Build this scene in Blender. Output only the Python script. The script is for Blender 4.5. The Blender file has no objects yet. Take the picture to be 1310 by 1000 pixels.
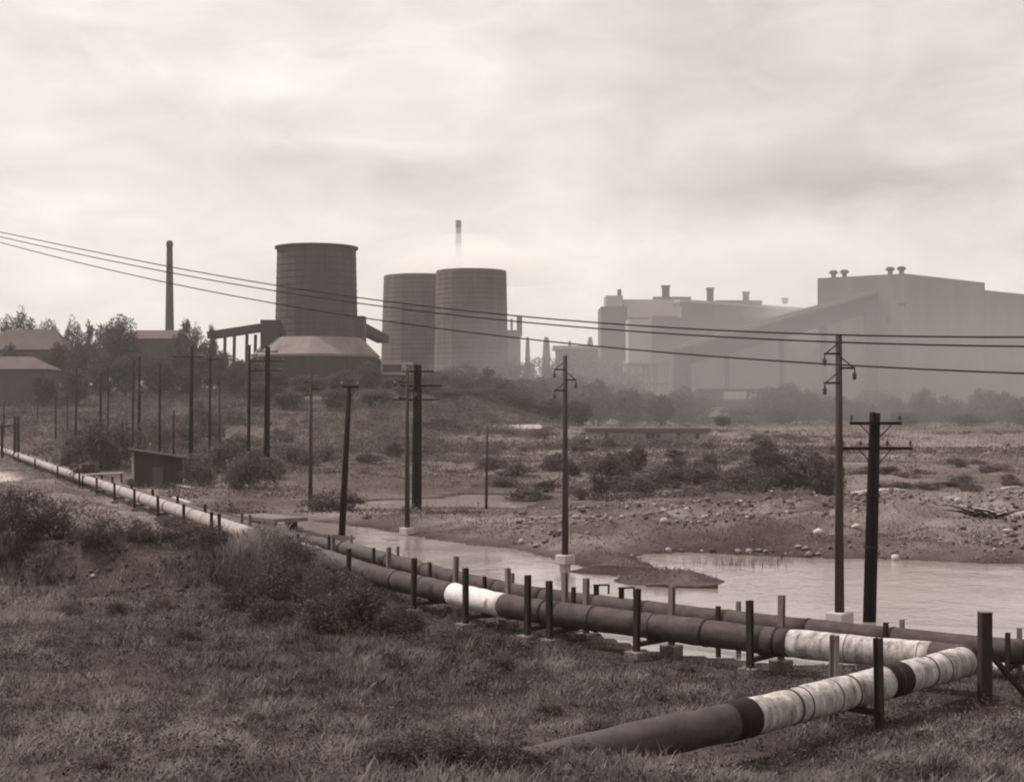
import bpy, math, random
import numpy as np
from mathutils import Vector, Matrix

# ------------------------------------------------------------------ camera, sky, sun, exposure
scene = bpy.context.scene
COL = scene.collection
R = math.radians
F, CX, HY, CAMZ = 1900.0, 655.0, 524.0, 7.2          # focal length in picture pixels, centre, horizon row, eye height above the pond

cam_data = bpy.data.cameras.new('camera')
cam = bpy.data.objects.new('camera', cam_data)
COL.objects.link(cam)
cam.location = (0, 0, CAMZ)
cam.rotation_euler = (R(90), 0, 0)
cam_data.sensor_width = 36.0
cam_data.lens = 36.0 * F / 1310.0
cam_data.shift_y = (HY - 500.0) / 1310.0
cam_data.clip_start = 0.2
cam_data.clip_end = 12000
scene.camera = cam

SUN_EL, SUN_AZ = 57.0, -70.0       # azimuth from +Y, negative = to the left
scene.view_settings.view_transform = 'Standard'
scene.view_settings.look = 'None'
scene.view_settings.gamma = 1.0
scene.view_settings.exposure = 0.1
scene.cycles.max_bounces = 6
scene.cycles.volume_bounces = 4
scene.cycles.transparent_max_bounces = 8
scene.cycles.use_denoising = True
scene.render.film_transparent = False
scene.cycles.filter_width = 2.1
try:
    scene.cycles.pixel_filter_type = 'BLACKMAN_HARRIS'
except Exception:
    pass


def sep(L):
    """sepia-toned print colour of luminance L (linear)"""
    L = max(L, 0.004)
    k = 1.06 + 0.125 * max(0.0, math.log(0.78 / L))
    g = L / (0.2126 * k + 0.7152 + 0.0722 * 0.95)
    return (k * g, g, 0.95 * g, 1.0)


world = bpy.data.worlds.new('World')
scene.world = world
world.use_nodes = True
wt = world.node_tree
wt.nodes.clear()


def N(t, kind, **kw):
    n = t.nodes.new(kind)
    for k, v in kw.items():
        if k.startswith('i_'):
            n.inputs[k[2:].replace('_', ' ')].default_value = v
        else:
            setattr(n, k, v)
    return n


def math_node(t, op, a, b=None, clamp=False):
    n = t.nodes.new('ShaderNodeMath')
    n.operation = op
    n.use_clamp = clamp
    for i, v in enumerate((a, b)):
        if v is None:
            continue
        if isinstance(v, (int, float)):
            n.inputs[i].default_value = v
        else:
            t.links.new(v, n.inputs[i])
    return n.outputs[0]


def ramp(t, fac, stops, interp='LINEAR'):
    n = t.nodes.new('ShaderNodeValToRGB')
    n.color_ramp.interpolation = interp
    els = n.color_ramp.elements
    while len(els) < len(stops):
        els.new(0.5)
    for e, (p, c) in zip(els, stops):
        e.position = p
        e.color = c if len(c) == 4 else (*c, 1)
    t.links.new(fac, n.inputs[0])
    return n.outputs[0]


def mixc(t, fac, a, b, mode='MIX'):
    n = t.nodes.new('ShaderNodeMix')
    n.data_type = 'RGBA'
    n.blend_type = mode
    for sock, v in ((n.inputs[0], fac), (n.inputs[6], a), (n.inputs[7], b)):
        if isinstance(v, (int, float)):
            sock.default_value = v
        elif isinstance(v, (tuple, list)):
            sock.default_value = v
        else:
            t.links.new(v, sock)
    return n.outputs[2]


def build_world():
    t = wt
    out = N(t, 'ShaderNodeOutputWorld')
    bg = N(t, 'ShaderNodeBackground')
    bg.inputs['Strength'].default_value = 0.15
    sky = N(t, 'ShaderNodeTexSky', sky_type='NISHITA')
    sky.sun_disc = False
    sky.sun_elevation = R(SUN_EL)
    sky.sun_rotation = R(SUN_AZ)
    sky.air_density = 1.0
    sky.dust_density = 3.0
    bw = N(t, 'ShaderNodeRGBToBW')
    t.links.new(sky.outputs[0], bw.inputs[0])
    # light of a thin overcast: even grey veil over the sky dome
    tc = N(t, 'ShaderNodeTexCoord')
    d = tc.outputs['Generated']
    sepx = N(t, 'ShaderNodeSeparateXYZ')
    t.links.new(d, sepx.inputs[0])
    def noise(scale_vec, scale, detail, rough, dist, off=(0, 0, 0)):
        mp = N(t, 'ShaderNodeMapping')
        mp.inputs['Scale'].default_value = scale_vec
        mp.inputs['Location'].default_value = off
        t.links.new(d, mp.inputs[0])
        n = N(t, 'ShaderNodeTexNoise')
        n.inputs['Scale'].default_value = scale
        n.inputs['Detail'].default_value = detail
        n.inputs['Roughness'].default_value = rough
        n.inputs['Distortion'].default_value = dist
        t.links.new(mp.outputs[0], n.inputs['Vector'])
        return n.outputs['Fac']
    big = noise((1.0, 1.0, 2.2), 4.6, 4, 0.5, 0.5, (0.35, 0.1, 0.2))
    fine = noise((1.0, 1.0, 2.4), 12.0, 5, 0.55, 0.6, (2.0, 0.7, 0.1))
    warp = noise((1.0, 1.0, 2.0), 9.0, 4, 0.6, 0.3, (5.0, 0.7, 0.1))
    wf = math_node(t, 'SUBTRACT', warp, 0.5)
    def blob(ax, el, rx, rz, tilt=0.0, wob=0.7, soft=1.0):
        # soft cloud bank around one direction of the sky, edges broken up by noise
        dx = math_node(t, 'SUBTRACT', sepx.outputs[0], ax)
        dz = math_node(t, 'SUBTRACT', sepx.outputs[2], el)
        dz = math_node(t, 'ADD', dz, math_node(t, 'MULTIPLY', dx, tilt))
        dz = math_node(t, 'ADD', dz, math_node(t, 'MULTIPLY', wf, wob * rz * 2))
        dx = math_node(t, 'ADD', dx, math_node(t, 'MULTIPLY', math_node(t, 'SUBTRACT', fine, 0.5), wob * rx * 1.2))
        q = math_node(t, 'ADD', math_node(t, 'POWER', math_node(t, 'ABSOLUTE', math_node(t, 'DIVIDE', dx, rx)), 2.0),
                      math_node(t, 'POWER', math_node(t, 'ABSOLUTE', math_node(t, 'DIVIDE', dz, rz)), 2.0))
        front = math_node(t, 'GREATER_THAN', sepx.outputs[1], 0.0)
        return math_node(t, 'MULTIPLY', math_node(t, 'POWER', 2.718, math_node(t, 'MULTIPLY', q, -soft)), front)
    v = math_node(t, 'ADD', math_node(t, 'MULTIPLY', math_node(t, 'SUBTRACT', big, 0.5), 0.55),
                  math_node(t, 'MULTIPLY', math_node(t, 'SUBTRACT', fine, 0.5), 0.5))
    v = math_node(t, 'ADD', v, 0.825)
    for (px, py, rx, ry, amp, tilt, wob) in SKY_BANKS:
        b = blob((px - CX) / F * 0.97, (HY - py) / F * 0.97, rx / F, ry / F, tilt, wob)
        v = math_node(t, 'ADD', v, math_node(t, 'MULTIPLY', b, amp))
    v = math_node(t, 'MAXIMUM', v, 0.35)
    tot = math_node(t, 'ADD', math_node(t, 'MULTIPLY', v, 5.5), math_node(t, 'MULTIPLY', bw.outputs[0], 0.12))
    tint = N(t, 'ShaderNodeVectorMath', operation='SCALE')
    c = sep(0.8)
    tint.inputs[0].default_value = (c[0] / 0.8, c[1] / 0.8, c[2] / 0.8)
    t.links.new(tot, tint.inputs['Scale'])
    t.links.new(tint.outputs[0], bg.inputs['Color'])
    t.links.new(bg.outputs[0], out.inputs[0])


# banks of cloud: (column, row, half width, half height, brightness change, tilt, raggedness)
SKY_BANKS = [
    (1080, 238, 200, 42, -0.27, 0.05, 0.9),
    (900, 60, 120, 90, -0.15, 0.0, 0.9),
    (1180, 150, 220, 80, -0.10, 0.0, 0.9),
    (500, 215, 330, 45, -0.08, 0.0, 0.9),
    (120, 60, 260, 30, -0.05, 0.0, 0.9),
    (330, 112, 140, 20, 0.11, 0.12, 0.9),
    (500, 178, 180, 14, 0.12, 0.02, 0.9),
    (960, 310, 130, 30, 0.17, 0.0, 0.8),
    (60, 250, 220, 60, 0.05, 0.0, 0.8),
]
build_world()

sun_data = bpy.data.lights.new('sun', 'SUN')
sun_data.energy = 4.2
sun_data.angle = R(5)
sun_data.color = (1.0, 0.945, 0.90)
sun = bpy.data.objects.new('sun', sun_data)
COL.objects.link(sun)
sd = Vector((math.sin(R(SUN_AZ)) * math.cos(R(SUN_EL)), math.cos(R(SUN_AZ)) * math.cos(R(SUN_EL)), math.sin(R(SUN_EL))))
sun.rotation_euler = (-sd).to_track_quat('-Z', 'Y').to_euler()
sun.location = (0, 0, 200)

# ------------------------------------------------------------------ helpers
rng = np.random.default_rng(7)
rnd = random.Random(11)


def P(px, py, d):
    """place at depth d seen at picture point (px, py)"""
    return Vector(((px - CX) / F * d, d, CAMZ + (HY - py) / F * d))


def G(px, py, z=0.0):
    """place on the level z seen at picture point (px, py)"""
    d = (CAMZ - z) * F / (py - HY)
    return ((px - CX) / F * d, d)


def tag(o, label=None, cat=None, group=None, kind=None):
    if label:
        o['label'] = label
    if cat:
        o['category'] = cat
    if group:
        o['group'] = group
    if kind:
        o['kind'] = kind
    return o


def empty(name, loc, rz=0.0, label=None, cat=None, group=None):
    o = bpy.data.objects.new(name, None)
    COL.objects.link(o)
    o.location = loc
    o.rotation_euler = (0, 0, rz)
    o.empty_display_size = 0.3
    return tag(o, label, cat, group)


def obj(name, mesh, mat=None, parent=None, loc=None, rot=None):
    o = bpy.data.objects.new(name, mesh)
    COL.objects.link(o)
    if mat is not None and len(mesh.materials) == 0:
        mesh.materials.append(mat)
    if parent is not None:
        o.parent = parent
    if loc is not None:
        o.location = loc
    if rot is not None:
        o.rotation_euler = rot
    return o


def copy_tree(o, parent=None):
    c = o.copy()
    COL.objects.link(c)
    c.parent = parent
    for ch in o.children:
        copy_tree(ch, c)
    return c


class MB:
    def __init__(self):
        self.v, self.f = [], []

    def box(self, c, s, rz=0.0, m=None):
        hx, hy, hz = s[0] / 2, s[1] / 2, s[2] / 2
        b = len(self.v)
        M = m or Matrix.Rotation(rz, 3, 'Z')
        for x in (-hx, hx):
            for y in (-hy, hy):
                for z in (-hz, hz):
                    p = M @ Vector((x, y, z)) + Vector(c)
                    self.v.append(tuple(p))
        for q in ((0, 1, 3, 2), (4, 6, 7, 5), (0, 4, 5, 1), (2, 3, 7, 6), (0, 2, 6, 4), (1, 5, 7, 3)):
            self.f.append(tuple(b + i for i in q))
        return self

    def bar(self, a, b_, w, h):
        """box beam from a to b, w across, h up"""
        a, b_ = Vector(a), Vector(b_)
        d = b_ - a
        L = d.length
        x = d / L
        up = Vector((0, 0, 1)) if abs(x.z) < 0.95 else Vector((0, 1, 0))
        y = up.cross(x).normalized()
        z = x.cross(y)
        M = Matrix((x, y, z)).transposed()
        return self.box((a + b_) / 2, (L, w, h), m=M)

    def tube(self, pts, rad, seg=10, cap=True):
        pts = [Vector(p) for p in pts]
        n = len(pts)
        if isinstance(rad, (int, float)):
            rad = [rad] * n
        b = len(self.v)
        ref = None
        for i, p in enumerate(pts):
            t = (pts[min(i + 1, n - 1)] - pts[max(i - 1, 0)]).normalized()
            if ref is None:
                ref = Vector((0, 0, 1)) if abs(t.z) < 0.9 else Vector((0, 1, 0))
            u = (ref - t * ref.dot(t)).normalized()
            ref = u
            w = t.cross(u)
            for k in range(seg):
                a = 2 * math.pi * k / seg
                self.v.append(tuple(p + (u * math.cos(a) + w * math.sin(a)) * rad[i]))
        for i in range(n - 1):
            for k in range(seg):
                k2 = (k + 1) % seg
                self.f.append((b + i * seg + k, b + (i + 1) * seg + k, b + (i + 1) * seg + k2, b + i * seg + k2))
        if cap:
            self.f.append(tuple(b + k for k in range(seg)))
            self.f.append(tuple(b + (n - 1) * seg + k for k in reversed(range(seg))))
        return self

    def lathe(self, c, prof, seg=20, a0=0.0):
        """closed profile of (radius, z) pairs spun about a vertical axis"""
        b = len(self.v)
        for r, z in prof:
            for k in range(seg):
                a = a0 + 2 * math.pi * k / seg
                self.v.append((c[0] + r * math.cos(a), c[1] + r * math.sin(a), c[2] + z))
        for i in range(len(prof) - 1):
            for k in range(seg):
                k2 = (k + 1) % seg
                self.f.append((b + i * seg + k, b + i * seg + k2, b + (i + 1) * seg + k2, b + (i + 1) * seg + k))
        return self

    def prism(self, foot, z0, z1):
        """footprint (counter-clockwise) pulled up from z0 to z1; each may be a list"""
        n = len(foot)
        b = len(self.v)
        z0 = z0 if isinstance(z0, (list, tuple)) else [z0] * n
        z1 = z1 if isinstance(z1, (list, tuple)) else [z1] * n
        for (x, y), z in zip(foot, z0):
            self.v.append((x, y, z))
        for (x, y), z in zip(foot, z1):
            self.v.append((x, y, z))
        for i in range(n):
            j = (i + 1) % n
            self.f.append((b + i, b + j, b + n + j, b + n + i))
        self.f.append(tuple(b + i for i in reversed(range(n))))
        self.f.append(tuple(b + n + i for i in range(n)))
        return self

    def poly(self, pts):
        b = len(self.v)
        self.v += [tuple(p) for p in pts]
        self.f.append(tuple(range(b, b + len(pts))))
        return self

    def mesh(self, name, smooth=False):
        me = bpy.data.meshes.new(name)
        me.from_pydata(self.v, [], self.f)
        me.validate()
        if smooth:
            me.polygons.foreach_set('use_smooth', [True] * len(me.polygons))
        me.update()
        return me

    def build(self, name, mat, parent=None, smooth=False, loc=None, rot=None, bevel=0.0):
        o = obj(name, self.mesh(name, smooth), mat, parent, loc, rot)
        if bevel:
            m = o.modifiers.new('bevel', 'BEVEL')
            m.width = bevel
            m.segments = 1
            m.limit_method = 'ANGLE'
        return o


def np_mesh(name, verts, faces_flat, nper, tone=None, mat=None, smooth=False):
    """fast mesh from arrays; faces all with nper corners; tone = one value per vertex"""
    me = bpy.data.meshes.new(name)
    nv, nf = len(verts), len(faces_flat) // nper
    me.vertices.add(nv)
    me.vertices.foreach_set('co', np.asarray(verts, np.float32).ravel())
    me.loops.add(nf * nper)
    me.loops.foreach_set('vertex_index', np.asarray(faces_flat, np.int32))
    me.polygons.add(nf)
    me.polygons.foreach_set('loop_start', np.arange(0, nf * nper, nper, dtype=np.int32))
    if smooth:
        me.polygons.foreach_set('use_smooth', np.ones(nf, bool))
    if tone is not None:
        a = me.attributes.new('tone', 'FLOAT', 'POINT')
        a.data.foreach_set('value', np.asarray(tone, np.float32))
    me.update(calc_edges=True)
    if mat:
        me.materials.append(mat)
    return me


# value noise for the lie of the land
def _hash(ix, iy, s):
    h = (ix.astype(np.int64) * 374761393 + iy.astype(np.int64) * 668265263 + s * 982451653) & 0x7fffffff
    h = ((h ^ (h >> 13)) * 1274126177) & 0x7fffffff
    return ((h ^ (h >> 16)) & 0xffff) / 65535.0


def vnoise(x, y, s=0):
    x0, y0 = np.floor(x), np.floor(y)
    fx, fy = x - x0, y - y0
    fx, fy = fx * fx * (3 - 2 * fx), fy * fy * (3 - 2 * fy)
    a, b = _hash(x0, y0, s), _hash(x0 + 1, y0, s)
    c, d = _hash(x0, y0 + 1, s), _hash(x0 + 1, y0 + 1, s)
    return (a * (1 - fx) + b * fx) * (1 - fy) + (c * (1 - fx) + d * fx) * fy - 0.5


def fbm(x, y, s=0, o=4):
    r, a = 0, 1.0
    for i in range(o):
        r = r + vnoise(x, y, s + i * 17) * a
        x, y, a = x * 2.03 + 3.1, y * 2.03 + 7.7, a * 0.5
    return r


def sst(a, b, x):
    t = np.clip((x - a) / (b - a), 0, 1)
    return t * t * (3 - 2 * t)


# ------------------------------------------------------------------ materials
def new_mat(name):
    m = bpy.data.materials.new(name)
    m.use_nodes = True
    t = m.node_tree
    t.nodes.clear()
    out = N(t, 'ShaderNodeOutputMaterial')
    b = N(t, 'ShaderNodeBsdfPrincipled')
    t.links.new(b.outputs[0], out.inputs[0])
    return m, t, b


def pos_noise(t, scale, detail=4, rough=0.55, stretch=(1, 1, 1), dist=0.0, obj_space=False):
    if obj_space:
        src = N(t, 'ShaderNodeTexCoord').outputs['Object']
    else:
        src = N(t, 'ShaderNodeNewGeometry').outputs['Position']
    mp = N(t, 'ShaderNodeMapping')
    mp.inputs['Scale'].default_value = stretch
    t.links.new(src, mp.inputs[0])
    n = N(t, 'ShaderNodeTexNoise')
    n.inputs['Scale'].default_value = scale
    n.inputs['Detail'].default_value = detail
    n.inputs['Roughness'].default_value = rough
    n.inputs['Distortion'].default_value = dist
    t.links.new(mp.outputs[0], n.inputs['Vector'])
    return n.outputs['Fac']


def worn(name, lo, hi, scale=2.0, rough=0.85, stretch=(1, 1, 1), bump=0.15, spec=0.08, fine=14.0, contrast=0.22, metal=0.0):
    m, t, b = new_mat(name)
    n1 = pos_noise(t, scale, 6, 0.6, stretch, 0.4)
    n2 = pos_noise(t, scale * fine, 3, 0.6)
    v = math_node(t, 'ADD', math_node(t, 'MULTIPLY', n1, 0.75), math_node(t, 'MULTIPLY', n2, 0.25))
    c = ramp(t, v, [(0.5 - contrast, sep(lo)), (0.5 + contrast, sep(hi))])
    t.links.new(c, b.inputs['Base Color'])
    b.inputs['Roughness'].default_value = rough
    b.inputs['Specular IOR Level'].default_value = spec
    b.inputs['Metallic'].default_value = metal
    if bump:
        bp = N(t, 'ShaderNodeBump')
        bp.inputs['Strength'].default_value = bump
        bp.inputs['Distance'].default_value = 0.03
        t.links.new(v, bp.inputs['Height'])
        t.links.new(bp.outputs[0], b.inputs['Normal'])
    return m


def toned(name, lo, hi, rough=0.8, trans=0.0, spec=0.05, patch=0.0, patch_scale=0.25):
    """colour from the per-vertex tone of grass, leaves and stones, with broad patches"""
    m, t, b = new_mat(name)
    a = N(t, 'ShaderNodeAttribute', attribute_name='tone')
    v = a.outputs['Fac']
    if patch:
        n = pos_noise(t, patch_scale, 4, 0.6)
        v = math_node(t, 'ADD', v, math_node(t, 'MULTIPLY', math_node(t, 'SUBTRACT', n, 0.5), patch))
    oi = N(t, 'ShaderNodeObjectInfo')
    v = math_node(t, 'ADD', v, math_node(t, 'MULTIPLY', math_node(t, 'SUBTRACT', oi.outputs['Random'], 0.5), 0.3))
    c = ramp(t, v, [(0.0, sep(lo)), (1.0, sep(hi))])
    t.links.new(c, b.inputs['Base Color'])
    b.inputs['Roughness'].default_value = rough
    b.inputs['Specular IOR Level'].default_value = spec
    if trans:
        out = [n for n in t.nodes if n.type == 'OUTPUT_MATERIAL'][0]
        tr = N(t, 'ShaderNodeBsdfTranslucent')
        t.links.new(c, tr.inputs[0])
        mx = N(t, 'ShaderNodeMixShader')
        mx.inputs[0].default_value = trans
        t.links.new(b.outputs[0], mx.inputs[1])
        t.links.new(tr.outputs[0], mx.inputs[2])
        t.links.new(mx.outputs[0], out.inputs[0])
    return m


M = {}
M['timber'] = worn('tarred timber', 0.004, 0.014, 3.0, 0.85, (1, 1, 0.15), 0.3)
M['grey_pole'] = worn('weathered pole', 0.022, 0.06, 3.0, 0.85, (1, 1, 0.12), 0.3)
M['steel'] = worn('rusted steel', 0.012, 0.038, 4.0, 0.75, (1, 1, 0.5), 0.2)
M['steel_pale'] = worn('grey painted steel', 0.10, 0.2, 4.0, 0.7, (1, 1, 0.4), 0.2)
M['iron'] = worn('black iron', 0.007, 0.016, 6.0, 0.7)
M['porcelain'] = worn('brown porcelain', 0.02, 0.05, 4.0, 0.3, spec=0.5)
M['footing'] = worn('weathered footing', 0.09, 0.2, 3.0, 0.9)
M['concrete'] = worn('cast concrete', 0.28, 0.44, 3.0, 0.9, (1, 1, 0.5), 0.2)
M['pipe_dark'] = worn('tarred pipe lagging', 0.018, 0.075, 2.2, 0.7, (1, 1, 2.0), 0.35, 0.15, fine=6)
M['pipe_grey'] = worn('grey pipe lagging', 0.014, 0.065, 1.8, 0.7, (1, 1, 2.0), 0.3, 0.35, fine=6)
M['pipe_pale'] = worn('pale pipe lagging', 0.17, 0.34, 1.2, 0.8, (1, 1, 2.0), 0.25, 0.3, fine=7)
M['pipe_white'] = worn('stained white lagging', 0.06, 0.62, 3.4, 0.75, (1.3, 1.3, 0.3), 0.5, 0.1, fine=4, contrast=0.2)
M['pipe_patch'] = worn('fresh white lagging', 0.36, 0.72, 2.6, 0.7, (1, 1, 1.5), 0.25, 0.3, fine=5)
M['band'] = worn('bitumen band', 0.006, 0.016, 5.0, 0.6)
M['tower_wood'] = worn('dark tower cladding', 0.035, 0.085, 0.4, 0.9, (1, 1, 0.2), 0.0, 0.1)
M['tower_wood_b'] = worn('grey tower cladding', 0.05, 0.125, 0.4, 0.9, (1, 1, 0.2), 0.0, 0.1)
M['tower_joint'] = worn('dark joint', 0.04, 0.06, 0.5, 0.9, bump=0.0)
M['tower_rib'] = worn('tower framing', 0.04, 0.07, 0.5, 0.9, bump=0.0)
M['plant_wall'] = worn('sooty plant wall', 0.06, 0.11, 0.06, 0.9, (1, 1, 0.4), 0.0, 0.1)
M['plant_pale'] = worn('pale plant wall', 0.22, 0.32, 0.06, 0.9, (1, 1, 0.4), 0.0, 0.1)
M['plant_big'] = worn('rendered boiler house wall', 0.06, 0.14, 0.09, 0.9, (1, 1, 0.15), 0.0, 0.1)
M['plant_dark'] = worn('dark gallery cladding', 0.025, 0.045, 0.1, 0.9, bump=0.0)
M['glass_dark'] = worn('dark window', 0.02, 0.04, 0.5, 0.2, bump=0.0, spec=0.5)
M['chimney'] = worn('sooty brick', 0.045, 0.075, 0.2, 0.9, bump=0.0)
M['chimney_pale'] = worn('pale chimney band', 0.3, 0.4, 0.2, 0.9, bump=0.0)
M['roof_pale'] = worn('pale roofing', 0.30, 0.42, 0.3, 0.9, bump=0.0)
M['skirt'] = worn('stained skirt boards', 0.11, 0.22, 0.25, 0.9, bump=0.0)
M['roof_mid'] = worn('grey roofing', 0.07, 0.11, 0.3, 0.9, bump=0.0)
M['house_wall'] = worn('house wall', 0.06, 0.1, 0.3, 0.9, bump=0.0)
M['brick_lit'] = worn('lit shed side and slab', 0.10, 0.16, 1.0, 0.9, bump=0.1)  # sunlit tone for the hut's left wall; plain colour on the culvert slab
M['shed_dark'] = worn('shed boards', 0.022, 0.045, 1.0, 0.9, (3, 3, 0.3), 0.1)
M['log'] = worn('wet driftwood', 0.05, 0.11, 3.0, 0.8, (1, 1, 1), 0.3)
M['plank'] = worn('bleached plank', 0.3, 0.45, 3.0, 0.9)
M['bark'] = worn('bark', 0.02, 0.05, 2.0, 0.95, (1, 1, 0.3), 0.2)
M['leaf'] = toned('tree leaves', 0.022, 0.10, 0.8, 0.25)
M['leaf_bush'] = toned('bush leaves', 0.018, 0.15, 0.8, 0.25)
M['grass'] = toned('meadow grass', 0.022, 0.36, 0.8, 0.35, patch=0.9, patch_scale=0.45)
M['grass_far'] = toned('bank grass', 0.05, 0.25, 0.85, 0.3, patch=0.5, patch_scale=0.12)
M['stone'] = toned('rubble stone', 0.05, 0.38, 0.9)
M['wire'] = worn('wire', 0.012, 0.02, 2.0, 0.6, bump=0.0)

# ------------------------------------------------------------------ lie of the land
POND = [G(*p) for p in [(372, 664), (450, 673), (520, 684), (600, 696), (660, 704), (716, 716), (749, 727), (813, 743), (864, 751),
                        (916, 748), (893, 741), (845, 730), (815, 716), (822, 709), (880, 707), (1000, 712), (1160, 717), (1310, 722), (1560, 730),
                        (1560, 878), (1310, 858), (1180, 851), (1000, 852), (850, 836), (730, 803), (620, 768), (540, 734), (480, 705), (430, 689), (376, 673)]]
POND2 = [G(*p) for p in [(425, 648), (470, 641), (570, 637), (590, 632), (640, 633), (705, 637), (690, 645), (672, 652), (600, 650), (520, 652), (450, 652)]]


def sdist(poly, x, y):
    """distance to a shore line, negative in the water"""
    n = len(poly)
    d = np.full(x.shape, 1e9)
    inside = np.zeros(x.shape, bool)
    for i in range(n):
        ax, ay = poly[i]
        bx, by = poly[(i + 1) % n]
        ex, ey = bx - ax, by - ay
        t = np.clip(((x - ax) * ex + (y - ay) * ey) / (ex * ex + ey * ey), 0, 1)
        d = np.minimum(d, np.hypot(x - ax - t * ex, y - ay - t * ey))
        c = ((ay > y) != (by > y)) & (x < (bx - ax) * (y - ay) / (by - ay + 1e-12) + ax)
        inside ^= c
    return np.where(inside, -d, d)


def heap_of(x, y):
    """heap of tipped rubble on the left: its height, and its raw front face"""
    crest = 56.0 + 0.12 * (x + 14) + 2.4 * fbm(x * 0.12, x * 0 + 2.2, 9, 3)
    q = y - crest
    prof = np.where(q < 0, sst(-3.4, 0, q), sst(11, 0, q))
    ends = sst(-2.5, -8.5, x) * sst(-60, -30, x)
    heap = prof * ends * (1.55 + 1.0 * fbm(x * 0.35, y * 0.35, 12, 5))
    face = sst(-4.2, -3.2, q) * sst(0.3, -0.7, q) * sst(-7.0, -9.5, x) * sst(-0.28, 0.0, fbm(x * 0.22, y * 0.22, 47, 3))
    return heap, face * 0.6


def land(x, y):
    """height of the ground, and how bare it is (0 grass .. 1 pale earth)"""
    x, y = np.asarray(x, float), np.asarray(y, float)
    jit = fbm(x * 0.45, y * 0.45, 5, 3) * 0.9
    s1, s2 = sdist(POND, x, y) + jit * 0.6, sdist(POND2, x, y) + jit
    s = np.minimum(s1, s2)
    far = sst(90, 160, y)
    h = 0.55 + 0.28 * fbm(x * 0.09, y * 0.09, 1, 4) + 0.10 * fbm(x * 0.6, y * 0.6, 2, 3)
    h = h + far * 0.5 * fbm(x * 0.03, y * 0.03, 3, 3) + 0.6 * sst(110, 160, y)
    # foreground meadow lifts a little towards the camera and the left
    h = h + 0.25 * sst(34, 24, y) + 0.25 * sst(0, -14, x) * sst(70, 40, y)
    h = h + sst(92, 112, y) * sst(230, 170, y) * 0.9 * fbm(x * 0.13, y * 0.16, 24, 4) * sst(1.5, 6, s)
    # embankment the picture is taken from
    h = h + 4.9 * sst(15, 2, y)
    heap, face = heap_of(x, y)
    h = h + heap
    # rough bank of spoil across the pond
    bk = sst(-4, 9, x) * np.clip(sst(70, 84, y) * sst(118, 100, y), 0, 1)
    h = h + bk * (0.5 + 0.9 * fbm(x * 0.16, y * 0.2, 21, 3) + 0.9 * fbm(x * 0.5, y * 0.5, 22, 3))
    # hill with the works and the houses
    hill = sst(20, -30, x - 0.03 * (y - 300)) * sst(215, 335, y)
    h = h + hill * (10.5 + 1.2 * fbm(x * 0.03, y * 0.03, 31, 3))
    h = h + 2.2 * sst(160, 430, y) * (1 - hill)
    # trodden low ground under the pipes
    pd = np.full(x.shape, 1e9)
    for (ax, ay), (bx, by) in zip(PIPE_LINE, PIPE_LINE[1:]):
        ex, ey = bx - ax, by - ay
        t = np.clip(((x - ax) * ex + (y - ay) * ey) / (ex * ex + ey * ey), 0, 1)
        pd = np.minimum(pd, np.hypot(x - ax - t * ex, y - ay - t * ey))
    h = h + (0.12 + 0.25 * (h - 0.12) - h) * sst(3.4, 1.0, pd) * (h > 0.12)
    # shore
    shore = sst(0.0, 3.2, s1) * (0.12 + 0.88 * sst(0.0, 16.0, s2))
    hs = 0.10 + (h - 0.10) * shore
    low = sst(-6, 22, x) * sst(66, 58, y)          # spit and the ground by the pipes stay low
    h2 = np.where(s > 0, hs, -0.12 - 0.22 * np.minimum(-s, 4.0))
    # islet under the leaning pole, and the end of the spit
    for (ix, iy, rx, ry, hh) in ISLETS:
        q = ((x - ix) / rx) ** 2 + ((y - iy) / ry) ** 2 + 0.5 * jit
        h2 = np.maximum(h2, np.where(q < 1.6, hh * (1.0 - q), -9))
    bare = 0.30 + (0.55 - 0.3 * sst(100, 150, y)) * fbm(x * 0.10, y * 0.10, 41, 4)
    bare = bare + 0.08 * sst(60, 75, y) * sst(140, 110, y) - 0.22 * sst(1.6, 0.2, s)
    bare = bare + 0.10 * bk
    bare = bare + 0.2 * sst(120, 190, y) * sst(420, 260, y) * sst(-20, 10, x) - 0.2 * hill
    bare = bare - 0.35 * sst(52, 45, y)
    tr = np.abs(y - (121 + 0.10 * (x - 30) + 1.5 * fbm(x * 0.05, x * 0, 3, 2)))
    bare = bare + 1.1 * sst(2.2, 0.8, tr) * sst(22, 32, x)                       # cart track beyond the bank
    bare = bare + 0.9 * sst(4.5, 2.5, np.hypot((x + 47), (y - 128) * 0.45))           # pale sand by the pipe
    bare = bare + 0.15 * sst(9, 3, np.abs(y - 100 - 0.4 * (x + 24))) * sst(-48, -32, x) * sst(-12, -20, x)
    bare = bare * (1 - 0.75 * face) + 0.02 * face
    return h2, np.clip(bare, 0, 1.3)


PIPE_LINE = [(4.3, 29.4), (10.6, 35.9), (10.9, 37.0), (7.1, 39.6), (4.3, 42.2), (1.05, 45.4), (-0.45, 47.2), (-2.5, 50.8), (-5.0, 55.3), (-7.6, 61.4), (-37.6, 131), (-56, 174), (-76, 221), (-90, 254)]
ISLETS = [(*G(418, 688), 1.9, 2.3, 0.22), (*G(850, 743), 2.6, 2.0, 0.5), (*G(790, 731), 2.6, 1.6, 0.35)]


def hgt(x, y):
    return float(land(np.array([x]), np.array([y]))[0][0])


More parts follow.
